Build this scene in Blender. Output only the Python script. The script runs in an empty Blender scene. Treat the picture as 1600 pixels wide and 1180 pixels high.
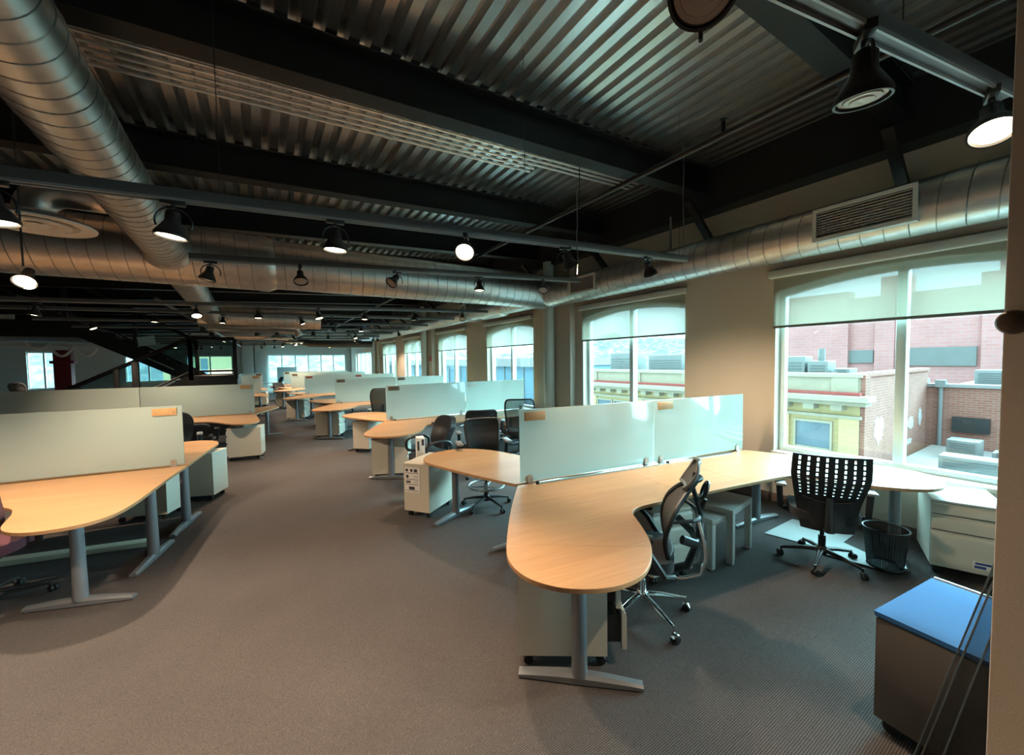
import bpy, bmesh, math, random
from mathutils import Vector, Matrix
random.seed(7)
PI = math.pi
S = bpy.context.scene
COL = S.collection
def V(*a): return Vector(a)
def R(d): return math.radians(d)

# ------------------------------------------------------------------ camera
F_PX, YAW, PITCH, ROLL, EYE = 610.0, .5692, .045, .0149, 1.85
_f = V(math.sin(YAW)*math.cos(PITCH), math.cos(YAW)*math.cos(PITCH), -math.sin(PITCH))
_r = V(math.cos(YAW), -math.sin(YAW), 0)
_d = _f.cross(_r)
CR = _r*math.cos(ROLL) + _d*math.sin(ROLL)
CD = -_r*math.sin(ROLL) + _d*math.cos(ROLL)
CF = _f
CO = V(0, 0, EYE)
def ray(u, v): return CR*((u-800)/F_PX) + CD*((v-590)/F_PX) + CF
def onz(u, v, z=0.0):
    r = ray(u, v); return CO + r*((z-EYE)/r.z)
def onx(u, v, x):
    r = ray(u, v); return CO + r*(x/r.x)
def ony(u, v, y):
    r = ray(u, v); return CO + r*(y/r.y)
cam_d = bpy.data.cameras.new('camera'); cam = bpy.data.objects.new('camera', cam_d); COL.objects.link(cam)
cam_d.sensor_width = 36; cam_d.sensor_fit = 'HORIZONTAL'; cam_d.lens = F_PX/1600*36
cam_d.clip_start = .02; cam_d.clip_end = 600
m = Matrix.Identity(4)
for i, ax in enumerate((CR, -CD, -CF)):
    for j in range(3): m[j][i] = ax[j]
m.translation = CO
cam.matrix_world = m
S.camera = cam

# ------------------------------------------------------------------ mesh builder
class MB:
    def __init__(s): s.v = []; s.f = []; s.M = Matrix.Identity(4)
    def add(s, vs, fs):
        b = len(s.v)
        s.v += [tuple(s.M @ Vector(p)) for p in vs]
        s.f += [tuple(b+i for i in f) for f in fs]
        return s
    def box(s, c, d, bev=0, rot=None, seg=2):
        bm = bmesh.new(); bmesh.ops.create_cube(bm, size=1)
        bmesh.ops.scale(bm, vec=d, verts=bm.verts)
        if bev: bmesh.ops.bevel(bm, geom=list(bm.edges), offset=bev, segments=seg, profile=.5, affect='EDGES', clamp_overlap=True)
        mt = Matrix.Translation(c)
        if rot is not None: mt = mt @ rot
        bm.transform(mt); bm.verts.index_update()
        s.add([v.co[:] for v in bm.verts], [[v.index for v in f.verts] for f in bm.faces]); bm.free()
        return s
    def ab(s, a, b, bev=0):
        a, b = Vector(a), Vector(b)
        return s.box((a+b)/2, [abs(b[i]-a[i]) for i in range(3)], bev)
    def tube(s, pts, r, n=10, closed=False, cap=True, sx=1, sy=1):
        pts = [Vector(p) for p in pts]; N = len(pts)
        rs = r if isinstance(r, (list, tuple)) else [r]*N
        vs, fs, up = [], [], None
        for i, p in enumerate(pts):
            if closed: t = pts[(i+1) % N]-pts[i-1]
            else: t = pts[min(i+1, N-1)]-pts[max(i-1, 0)]
            t.normalize()
            if up is None:
                up = V(0, 0, 1) if abs(t.z) < .9 else V(1, 0, 0)
            up = (up - t*up.dot(t)); up.normalize(); sd = t.cross(up)
            for k in range(n):
                a = 2*PI*k/n; vs.append(p + (sd*math.cos(a)*sx + up*math.sin(a)*sy)*rs[i])
        M = N if closed else N-1
        for i in range(M):
            for k in range(n):
                a, b = i*n+k, i*n+(k+1) % n; c, d = ((i+1) % N)*n+(k+1) % n, ((i+1) % N)*n+k
                fs.append((a, b, c, d))
        if cap and not closed:
            fs.append(tuple(range(n-1, -1, -1))); fs.append(tuple((N-1)*n+k for k in range(n)))
        return s.add(vs, fs)
    def cyl(s, a, b, r0, r1=None, n=16): return s.tube([a, b], [r0, r0 if r1 is None else r1], n)
    def lathe(s, prof, c=(0, 0, 0), n=24, rot=None, sx=1, sy=1):
        mt = Matrix.Translation(c)
        if rot is not None: mt = mt @ rot
        vs, fs = [], []
        for r, z in prof:
            for k in range(n):
                a = 2*PI*k/n; vs.append(mt @ V(r*math.cos(a)*sx, r*math.sin(a)*sy, z))
        for i in range(len(prof)-1):
            for k in range(n):
                fs.append((i*n+k, i*n+(k+1) % n, (i+1)*n+(k+1) % n, (i+1)*n+k))
        if prof[0][0] > 1e-5: fs.append(tuple(range(n-1, -1, -1)))
        if prof[-1][0] > 1e-5: fs.append(tuple((len(prof)-1)*n+k for k in range(n)))
        return s.add(vs, fs)
    def prism(s, poly, z0, z1, ch=0):
        # 2-D outline extruded upward; ch = small rounding of the rim
        if sum(poly[i-1][0]*poly[i][1]-poly[i][0]*poly[i-1][1] for i in range(len(poly))) < 0: poly = poly[::-1]
        n = len(poly)
        def inset(d):
            out = []
            for i in range(n):
                p, a, b = Vector(poly[i]), Vector(poly[i-1]), Vector(poly[(i+1) % n])
                e1, e2 = (p-a), (b-p)
                if e1.length < 1e-7: e1 = e2
                if e2.length < 1e-7: e2 = e1
                e1 = e1.normalized(); e2 = e2.normalized()
                nn = V(-e1.y-e2.y, e1.x+e2.x)
                if nn.length < 1e-6: nn = V(-e1.y, e1.x)
                nn.normalize(); k = max(.5, nn.dot(V(-e1.y, e1.x)))
                out.append(p + nn*(d/k))
            return out
        rings = [(poly, z0), (poly, z1)] if not ch else [(inset(ch), z0), (poly, z0+ch), (poly, z1-ch), (inset(ch), z1)]
        vs = [(p[0], p[1], z) for ring, z in rings for p in ring]
        fs = [tuple(range(n-1, -1, -1)), tuple((len(rings)-1)*n+i for i in range(n))]
        for k in range(len(rings)-1):
            for i in range(n): fs.append((k*n+i, k*n+(i+1) % n, (k+1)*n+(i+1) % n, (k+1)*n+i))
        return s.add(vs, fs)
    def shell(s, fn, nu, nv, th, skip=None):
        # thick sheet over a grid fn(u,v) -> (point, normal); skip(i,j) leaves a hole
        us = nu if isinstance(nu, list) else [i/nu for i in range(nu+1)]
        vv = nv if isinstance(nv, list) else [j/nv for j in range(nv+1)]
        A, B = [], []
        for v in vv:
            for u in us:
                p, q = fn(u, v); A.append(p+q*(th/2)); B.append(p-q*(th/2))
        W = len(us); n = len(A); fs = []
        ok = lambda i, j: 0 <= i < W-1 and 0 <= j < len(vv)-1 and not (skip and skip(i, j))
        for j in range(len(vv)-1):
            for i in range(W-1):
                if not ok(i, j): continue
                a, b, c, d = j*W+i, j*W+i+1, (j+1)*W+i+1, (j+1)*W+i
                fs += [(a, b, c, d), (n+d, n+c, n+b, n+a)]
                for (p, q, oi, oj) in ((a, b, i, j-1), (b, c, i+1, j), (c, d, i, j+1), (d, a, i-1, j)):
                    if not ok(oi, oj): fs.append((q, p, n+p, n+q))
        return s.add(A+B, fs)
def obj(name, mb, mat, parent=None, ang=35, label=None):
    me = bpy.data.meshes.new(name); me.from_pydata(mb.v, [], mb.f); me.validate()
    me.materials.append(mat)
    for p in me.polygons: p.use_smooth = True
    if ang is not None: me.set_sharp_from_angle(angle=R(ang))
    else: me.polygons.foreach_set('use_smooth', [False]*len(me.polygons))
    me.update()
    bm = bmesh.new(); bm.from_mesh(me); bmesh.ops.recalc_face_normals(bm, faces=bm.faces); bm.to_mesh(me); bm.free()
    o = bpy.data.objects.new(name, me); COL.objects.link(o)
    if parent: o.parent = parent
    if label: o['label'] = label
    return o
def tag(o, label, cat, group=None):
    o['label'] = label; o['category'] = cat
    if group: o['group'] = group
    return o
def thing(name, label, cat, loc=(0, 0, 0), rz=0, group=None):
    o = bpy.data.objects.new(name, None); COL.objects.link(o); o.empty_display_size = .1
    o.location = loc; o.rotation_euler = (0, 0, rz)
    return tag(o, label, cat, group)
def struct(name, mb, mat, label=None, parent=None, ang=35):
    o = obj(name, mb, mat, parent, ang)
    if parent is None: o['kind'] = 'structure'; o['label'] = label or name.replace('_', ' ')
    return o
def copy_tree(o, parent=None):
    c = o.copy(); COL.objects.link(c)
    if parent: c.parent = parent
    for ch in list(o.children): copy_tree(ch, c)
    return c

# ------------------------------------------------------------------ materials
MATS = {}
def mat(name, col, rough=.5, metal=0, spec=.5, noise=0, nscale=8, bump=0, bscale=60, coat=0, emit=None, estr=0, sheen=0, trans=0, alpha=1):
    if name in MATS: return MATS[name]
    m = bpy.data.materials.new(name); m.use_nodes = True; nt = m.node_tree; b = nt.nodes['Principled BSDF']
    b.inputs['Base Color'].default_value = (*col, 1); b.inputs['Roughness'].default_value = rough
    b.inputs['Metallic'].default_value = metal; b.inputs['Specular IOR Level'].default_value = spec
    b.inputs['Coat Weight'].default_value = coat; b.inputs['Coat Roughness'].default_value = .08
    b.inputs['Sheen Weight'].default_value = sheen
    b.inputs['Alpha'].default_value = alpha
    if emit: b.inputs['Emission Color'].default_value = (*emit, 1); b.inputs['Emission Strength'].default_value = estr
    if noise or bump:
        tc = nt.nodes.new('ShaderNodeTexCoord')
    if noise:
        n = nt.nodes.new('ShaderNodeTexNoise'); n.inputs['Scale'].default_value = nscale; n.inputs['Detail'].default_value = 5
        nt.links.new(tc.outputs['Object'], n.inputs['Vector'])
        mx = nt.nodes.new('ShaderNodeMix'); mx.data_type = 'RGBA'
        mx.inputs['A'].default_value = (*[c*(1-noise) for c in col], 1); mx.inputs['B'].default_value = (*[min(1, c*(1+noise)) for c in col], 1)
        nt.links.new(n.outputs['Fac'], mx.inputs['Factor']); nt.links.new(mx.outputs['Result'], b.inputs['Base Color'])
    if bump:
        n2 = nt.nodes.new('ShaderNodeTexNoise'); n2.inputs['Scale'].default_value = bscale; n2.inputs['Detail'].default_value = 3
        nt.links.new(tc.outputs['Object'], n2.inputs['Vector'])
        bp = nt.nodes.new('ShaderNodeBump'); bp.inputs['Strength'].default_value = bump; bp.inputs['Distance'].default_value = .01
        nt.links.new(n2.outputs['Fac'], bp.inputs['Height']); nt.links.new(bp.outputs['Normal'], b.inputs['Normal'])
    MATS[name] = m; return m
def node_mat(name):
    m = bpy.data.materials.new(name); m.use_nodes = True; nt = m.node_tree
    for n in list(nt.nodes): nt.nodes.remove(n)
    out = nt.nodes.new('ShaderNodeOutputMaterial'); MATS[name] = m
    return m, nt, out
def N(nt, t, **kw):
    n = nt.nodes.new(t)
    for k, v in kw.items():
        if k in n.inputs: n.inputs[k].default_value = v
        else: setattr(n, k, v)
    return n

WALL = mat('wall_paint', (.60, .53, .45), .85, noise=.04, nscale=3, bump=.06, bscale=120)
WALLW = mat('white_wall_paint', (.62, .62, .58), .85, noise=.04, nscale=2)
PART = mat('partition_paint', (.78, .66, .54), .8, noise=.05, nscale=60, bump=.08, bscale=200)
BLACK = mat('black_steel_paint', (.006, .0065, .007), .5, spec=.35, noise=.3, nscale=3)
FLAT = mat('black_ceiling_paint', (.008, .009, .01), .8)
PIPE = mat('black_pipe_paint', (.010, .010, .010), .4)
TRACK = mat('track_black_paint', (.10, .10, .10), .35, metal=.2)
GALV = mat('galvanised_steel', (.52, .51, .49), .36, metal=1, noise=.22, nscale=14, bump=.08, bscale=18)
SEAM = mat('duct_seam_steel', (.27, .27, .26), .45, metal=1)
COND = mat('conduit_steel', (.78, .76, .72), .35, metal=.9)
SILVER = mat('silver_leg_paint', (.23, .245, .27), .36, metal=.45)
CHROME = mat('polished_aluminium', (.78, .79, .8), .14, metal=1)
ALU = mat('window_aluminium', (.72, .80, .80), .35, metal=.25)
CREAM = mat('cream_cabinet_laminate', (.62, .57, .48), .5, noise=.05, nscale=90)
CREAMD = mat('cream_drawer_front', (.60, .56, .48), .45)
WHITEL = mat('white_laminate', (.80, .82, .80), .3)
GREYT = mat('grey_table_foil', (.44, .44, .42), .4)
DARKP = mat('black_plastic', (.013, .013, .014), .4)
GREYP = mat('grey_plastic', (.22, .23, .24), .42)
BFAB = mat('black_fabric', (.014, .014, .016), .9, bump=.3, bscale=400, sheen=.05)
LEATH = mat('black_leather', (.016, .017, .022), .38, bump=.1, bscale=200)
NAVY = mat('navy_fabric', (.012, .02, .06), .85, sheen=.1)
MAROON = mat('maroon_fabric', (.09, .018, .03), .85, noise=.2, nscale=80, sheen=.1)
BLUEC = mat('blue_cushion_fabric', (.055, .18, .43), .85, spec=.2, noise=.05, nscale=200, bump=.1, bscale=500)
RUBBER = mat('caster_rubber', (.012, .012, .013), .55)
PLATE = mat('wooden_plaque', (.52, .31, .14), .5, noise=.15, nscale=20)
EDGEB = mat('beech_edge_band', (.42, .25, .12), .5)
WHITEP = mat('white_paint_metal', (.78, .76, .70), .4)
PAPER = mat('white_paper', (.82, .79, .76), .8)
INK = mat('black_print', (.05, .045, .05), .7)
GREYINK = mat('grey_print', (.42, .39, .38), .7)
REDDEV = mat('red_plastic', (.35, .03, .03), .4)
REDCOL = mat('red_paint', (.16, .008, .012), .6)
BASEB = mat('brown_vinyl_baseboard', (.20, .12, .09), .5)
COLW = mat('white_column_paint', (.62, .64, .60), .6)
STICK = mat('blue_sticker', (.04, .06, .25), .5)
BLUETAPE = mat('blue_tape', (.03, .22, .62), .5)
CLIPM = mat('clamp_metal', (.50, .50, .48), .3, metal=.8)
FLEX = mat('ribbed_flex_duct', (.03, .03, .03), .5)
LENSOFF = mat('unlit_lamp_glass', (.45, .36, .30), .25, metal=.35)
LENSON = mat('lit_lamp_glass', (1, .9, .75), .3, emit=(1, .80, .52), estr=14)

def make_carpet():
    m, nt, out = node_mat('carpet'); L = nt.links.new
    tc = N(nt, 'ShaderNodeTexCoord'); mp = N(nt, 'ShaderNodeMapping'); L(tc.outputs['Object'], mp.inputs['Vector'])
    mp.inputs['Rotation'].default_value = (0, 0, R(0))
    w = N(nt, 'ShaderNodeTexWave', Scale=32.0, Distortion=2.2, Detail=2.0); w.inputs['Detail Scale'].default_value = 6
    w.bands_direction = 'Y'
    L(mp.outputs['Vector'], w.inputs['Vector'])
    n1 = N(nt, 'ShaderNodeTexNoise', Scale=170.0, Detail=3.0); L(tc.outputs['Object'], n1.inputs['Vector'])
    n2 = N(nt, 'ShaderNodeTexNoise', Scale=1.2, Detail=4.0); L(tc.outputs['Object'], n2.inputs['Vector'])
    mix = N(nt, 'ShaderNodeMath', operation='MULTIPLY'); L(w.outputs['Fac'], mix.inputs[0]); L(n1.outputs['Fac'], mix.inputs[1])
    cr = N(nt, 'ShaderNodeValToRGB'); L(mix.outputs[0], cr.inputs['Fac'])
    cr.color_ramp.elements[0].position = .02; cr.color_ramp.elements[0].color = (.054, .047, .046, 1)
    cr.color_ramp.elements[1].position = .62; cr.color_ramp.elements[1].color = (.166, .146, .143, 1)
    mx = N(nt, 'ShaderNodeMix', data_type='RGBA', blend_type='MULTIPLY'); mx.inputs['Factor'].default_value = .35
    L(cr.outputs['Color'], mx.inputs['A']); L(n2.outputs['Fac'], mx.inputs['B'])
    b = N(nt, 'ShaderNodeBsdfPrincipled', Roughness=.95); b.inputs['Specular IOR Level'].default_value = .15
    L(mx.outputs['Result'], b.inputs['Base Color'])
    bp = N(nt, 'ShaderNodeBump', Strength=.5, Distance=.006); L(mix.outputs[0], bp.inputs['Height']); L(bp.outputs['Normal'], b.inputs['Normal'])
    L(b.outputs[0], out.inputs['Surface']); return m
CARPET = make_carpet()
def make_wood(name, c0, c1, rot):
    m, nt, out = node_mat(name); L = nt.links.new
    tc = N(nt, 'ShaderNodeTexCoord'); mp = N(nt, 'ShaderNodeMapping'); L(tc.outputs['Object'], mp.inputs['Vector'])
    mp.inputs['Rotation'].default_value = (0, 0, rot); mp.inputs['Scale'].default_value = (.7, 16, 1)
    n = N(nt, 'ShaderNodeTexNoise', Scale=3.0, Detail=6.0, Roughness=.6); L(mp.outputs['Vector'], n.inputs['Vector'])
    mp2 = N(nt, 'ShaderNodeMapping'); mp2.inputs['Rotation'].default_value = (0, 0, rot); mp2.inputs['Scale'].default_value = (.25, 2.6, 1)
    L(tc.outputs['Object'], mp2.inputs['Vector'])
    vo = N(nt, 'ShaderNodeTexVoronoi', Scale=1.6); L(mp2.outputs['Vector'], vo.inputs['Vector'])
    cr = N(nt, 'ShaderNodeValToRGB'); L(n.outputs['Fac'], cr.inputs['Fac'])
    cr.color_ramp.elements[0].position = .3; cr.color_ramp.elements[0].color = (*c0, 1)
    cr.color_ramp.elements[1].position = .75; cr.color_ramp.elements[1].color = (*c1, 1)
    hs = N(nt, 'ShaderNodeHueSaturation'); L(cr.outputs['Color'], hs.inputs['Color'])
    mr = N(nt, 'ShaderNodeMapRange'); mr.inputs['To Min'].default_value = .93; mr.inputs['To Max'].default_value = 1.05
    sep = N(nt, 'ShaderNodeSeparateColor'); L(vo.outputs['Color'], sep.inputs[0]); L(sep.outputs[0], mr.inputs['Value']); L(mr.outputs[0], hs.inputs['Value'])
    b = N(nt, 'ShaderNodeBsdfPrincipled', Roughness=.42); b.inputs['Specular IOR Level'].default_value = .5
    L(hs.outputs[0], b.inputs['Base Color']); L(b.outputs[0], out.inputs['Surface']); return m
WOOD = make_wood('beech_laminate', (.44, .235, .110), (.53, .300, .150), 0)
WOODB = make_wood('beech_laminate_end_piece', (.44, .230, .105), (.53, .295, .145), R(55))
def make_deck():
    m = mat('galvanised_deck_steel', (.66, .66, .65), .27, metal=.97, noise=.25, nscale=1.3); return m
DECK = make_deck()
def make_frost(name, col, tr, coat):
    m, nt, out = node_mat(name); L = nt.links.new
    d = N(nt, 'ShaderNodeBsdfDiffuse', Color=(*col, 1)); t = N(nt, 'ShaderNodeBsdfTranslucent', Color=(*col, 1)); g = N(nt, 'ShaderNodeBsdfGlossy', Roughness=.07)
    m1 = N(nt, 'ShaderNodeMixShader', Fac=tr); L(d.outputs[0], m1.inputs[1]); L(t.outputs[0], m1.inputs[2])
    fr = N(nt, 'ShaderNodeFresnel', IOR=coat); m2 = N(nt, 'ShaderNodeMixShader'); L(fr.outputs[0], m2.inputs[0])
    L(m1.outputs[0], m2.inputs[1]); L(g.outputs[0], m2.inputs[2])
    ge = N(nt, 'ShaderNodeNewGeometry'); tp = N(nt, 'ShaderNodeBsdfTransparent'); m3 = N(nt, 'ShaderNodeMixShader'); L(ge.outputs['Backfacing'], m3.inputs[0]); L(m2.outputs[0], m3.inputs[1]); L(tp.outputs[0], m3.inputs[2])
    L(m3.outputs[0], out.inputs['Surface']); return m
FROST = make_frost('frosted_acrylic', (.46, .55, .51), .41, 1.42)
def make_shade():
    m, nt, out = node_mat('roller_shade_mesh_fabric'); L = nt.links.new
    d = N(nt, 'ShaderNodeBsdfDiffuse', Color=(.62, .62, .50, 1)); t = N(nt, 'ShaderNodeBsdfTranslucent', Color=(.175, .155, .115, 1)); p = N(nt, 'ShaderNodeBsdfTransparent')
    m1 = N(nt, 'ShaderNodeMixShader', Fac=.5); L(d.outputs[0], m1.inputs[1]); L(t.outputs[0], m1.inputs[2])
    m2 = N(nt, 'ShaderNodeMixShader', Fac=.13); L(m1.outputs[0], m2.inputs[1]); L(p.outputs[0], m2.inputs[2])
    ge = N(nt, 'ShaderNodeNewGeometry'); m3 = N(nt, 'ShaderNodeMixShader'); L(ge.outputs['Backfacing'], m3.inputs[0]); L(m2.outputs[0], m3.inputs[1]); L(p.outputs[0], m3.inputs[2])
    L(m3.outputs[0], out.inputs['Surface']); return m
SHADE = make_shade()
def make_glass(name, col, refl=.06, tint=(1, 1, 1)):
    m, nt, out = node_mat(name); L = nt.links.new
    p = N(nt, 'ShaderNodeBsdfTransparent', Color=(*col, 1)); g = N(nt, 'ShaderNodeBsdfGlossy', Roughness=.01, Color=(*tint, 1))
    lw = N(nt, 'ShaderNodeLayerWeight', Blend=.5); pw = N(nt, 'ShaderNodeMath', operation='POWER'); pw.inputs[1].default_value = 4; L(lw.outputs['Facing'], pw.inputs[0])
    fr = N(nt, 'ShaderNodeMath', operation='MULTIPLY_ADD'); fr.inputs[1].default_value = .5; fr.inputs[2].default_value = .03; L(pw.outputs[0], fr.inputs[0])
    m2 = N(nt, 'ShaderNodeMixShader'); L(fr.outputs[0], m2.inputs[0])
    L(p.outputs[0], m2.inputs[1]); L(g.outputs[0], m2.inputs[2]); L(m2.outputs[0], out.inputs['Surface']); return m
GLASS = make_glass('window_glass', (.90, .97, .97))
BALU = make_glass('balustrade_glass', (.55, .66, .66))
ACRYL = make_glass('clear_acrylic_sheet', (.72, .74, .74))
def make_mesh(name, col, op):
    m, nt, out = node_mat(name); L = nt.links.new
    d = N(nt, 'ShaderNodeBsdfPrincipled', Roughness=.6); d.inputs['Base Color'].default_value = (*col, 1); p = N(nt, 'ShaderNodeBsdfTransparent')
    m2 = N(nt, 'ShaderNodeMixShader', Fac=1-op); L(d.outputs[0], m2.inputs[1]); L(p.outputs[0], m2.inputs[2]); L(m2.outputs[0], out.inputs['Surface']); return m
MESHK = make_mesh('black_chair_mesh', (.010, .010, .012), .92)
MESHT = make_mesh('see_through_chair_mesh', (.05, .06, .06), .5)
MESHG = make_mesh('grey_chair_mesh', (.10, .095, .09), .88)
WIRE = make_mesh('wire_basket_mesh', (.012, .013, .014), .66)
def make_brick(name, c1, c2, mortar, sc=1.0, var=.5):
    m, nt, out = node_mat(name); L = nt.links.new
    tc = N(nt, 'ShaderNodeTexCoord'); sp = N(nt, 'ShaderNodeSeparateXYZ'); L(tc.outputs['Object'], sp.inputs[0])
    ad = N(nt, 'ShaderNodeMath', operation='ADD'); L(sp.outputs[0], ad.inputs[0]); L(sp.outputs[1], ad.inputs[1])
    cb = N(nt, 'ShaderNodeCombineXYZ'); L(ad.outputs[0], cb.inputs[0]); L(sp.outputs[2], cb.inputs[1])
    br = N(nt, 'ShaderNodeTexBrick', Scale=sc); br.inputs['Color1'].default_value = (*c1, 1); br.inputs['Color2'].default_value = (*c2, 1); br.inputs['Mortar'].default_value = (*mortar, 1)
    br.inputs['Brick Width'].default_value = .42; br.inputs['Row Height'].default_value = .14; br.inputs['Mortar Size'].default_value = .018
    L(cb.outputs[0], br.inputs['Vector'])
    n = N(nt, 'ShaderNodeTexNoise', Scale=.7, Detail=6.0); L(tc.outputs['Object'], n.inputs['Vector'])
    mr = N(nt, 'ShaderNodeMapRange'); mr.inputs['To Min'].default_value = 1-var*.5; mr.inputs['To Max'].default_value = 1+var*.5; L(n.outputs['Fac'], mr.inputs['Value'])
    hs = N(nt, 'ShaderNodeHueSaturation'); L(br.outputs['Color'], hs.inputs['Color']); L(mr.outputs[0], hs.inputs['Value'])
    b = N(nt, 'ShaderNodeBsdfPrincipled', Roughness=.9); L(hs.outputs[0], b.inputs['Base Color']); L(b.outputs[0], out.inputs['Surface']); return m
BRICKR = make_brick('weathered_red_brick', (.24, .085, .06), (.28, .11, .08), (.25, .17, .14), 1.5)
BRICKP = make_brick('pink_faded_brick', (.44, .195, .18), (.47, .22, .205), (.42, .25, .24), .6, .3)
BRICKY = make_brick('yellow_painted_brick', (.44, .33, .16), (.46, .35, .18), (.40, .31, .17), 1, .25)
STONE = mat('pale_cornice_stone', (.31, .27, .20), .8, noise=.12, nscale=2)
REDTRIM = mat('red_ledge_paint', (.30, .055, .05), .7)
SNOW = mat('snowy_roof_membrane', (.22, .215, .21), .9, noise=.15, nscale=.9)
HVACM = mat('rooftop_unit_metal', (.15, .16, .155), .5, noise=.15, nscale=2)
TEALG = mat('teal_curtain_glass', (.09, .19, .25), .5, noise=.35, nscale=.25)
OUTGL = mat('old_window_glass', (.09, .13, .16), .2, noise=.4, nscale=1.5)
GRAF = mat('white_graffiti_paint', (.38, .37, .36), .8)
def make_hill():
    m, nt, out = node_mat('wooded_hillside'); L = nt.links.new
    tc = N(nt, 'ShaderNodeTexCoord')
    n = N(nt, 'ShaderNodeTexNoise', Scale=.35, Detail=8.0, Roughness=.75); L(tc.outputs['Object'], n.inputs['Vector'])
    cr = N(nt, 'ShaderNodeValToRGB'); L(n.outputs['Fac'], cr.inputs['Fac'])
    e = cr.color_ramp.elements; e[0].position = .38; e[0].color = (.075, .095, .10, 1); e[1].position = .62; e[1].color = (.25, .26, .26, 1)
    x = e.new(.5); x.color = (.14, .16, .165, 1)
    b = N(nt, 'ShaderNodeBsdfDiffuse'); L(cr.outputs['Color'], b.inputs['Color']); L(b.outputs[0], out.inputs['Surface']); return m
HILL = make_hill()

# ------------------------------------------------------------------ the room shell
XW, YN, YF, XL = 5.44, -6.0, 30.0, -16.0
SL = .045                                   # the roof falls away from the window wall
def zdeck(x): return 4.15 + SL*x
ORD = ['first', 'second', 'third', 'fourth', 'fifth', 'sixth', 'seventh', 'eighth', 'ninth', 'tenth', 'eleventh', 'twelfth', 'thirteenth', 'fourteenth', 'fifteenth', 'sixteenth', 'seventeenth', 'eighteenth']
YZX = Matrix(((0, 0, 1, 0), (1, 0, 0, 0), (0, 1, 0, 0), (0, 0, 0, 1)))    # (a,b,c) -> x=c, y=a, z=b
XZY = Matrix(((1, 0, 0, 0), (0, 0, 1, 0), (0, 1, 0, 0), (0, 0, 0, 1)))    # (a,b,c) -> x=a, y=c, z=b
struct('floor', MB().ab((XL, YN, -.2), (XW+.28, YF+.3, 0)), CARPET, 'grey brown ribbed carpet floor')
# windows: y0, y1, arched?
WIN = [(-3.42, -1.17, 1), (.11, 2.355, 1), (3.60, 5.84, 1), (7.55, 9.80, 1), (11.13, 13.43, 1), (15.20, 17.45, 1), (18.80, 21.15, 1), (23.30, 28.40, 0)]
SILL, SPR, CRN, WTOP = .65, 2.635, 2.775, 3.86
def arc(y0, y1, n=20, z0=SPR, z1=CRN):
    w = (y1-y0)/2; h = z1-z0; r = (w*w+h*h)/(2*h); c = (y0+y1)/2
    return [(c+(-w+2*w*i/n), z1-r+math.sqrt(max(0, r*r-(-w+2*w*i/n)**2))) for i in range(n+1)]
mb = MB(); mb.M = YZX
y = YN
for (a, b, ar) in WIN:
    mb.prism([(y, 0), (a, 0), (a, WTOP), (y, WTOP)], XW, XW+.28)
    mb.prism([(a, 0), (b, 0), (b, SILL-.03), (a, SILL-.03)], XW, XW+.28)
    top = arc(a, b) if ar else [(a, 2.46), (b, 2.46)]
    mb.prism(top+[(b, WTOP), (a, WTOP)], XW, XW+.28)
    y = b
mb.prism([(y, 0), (YF+.3, 0), (YF+.3, WTOP), (y, WTOP)], XW, XW+.28)
struct('wall_right', mb, WALL, 'beige window wall with arched openings')
struct('baseboard_right', MB().ab((XW-.015, YN, 0), (XW+.01, YF, .11), .003), BASEB, 'brown vinyl baseboard along the window wall')
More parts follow.
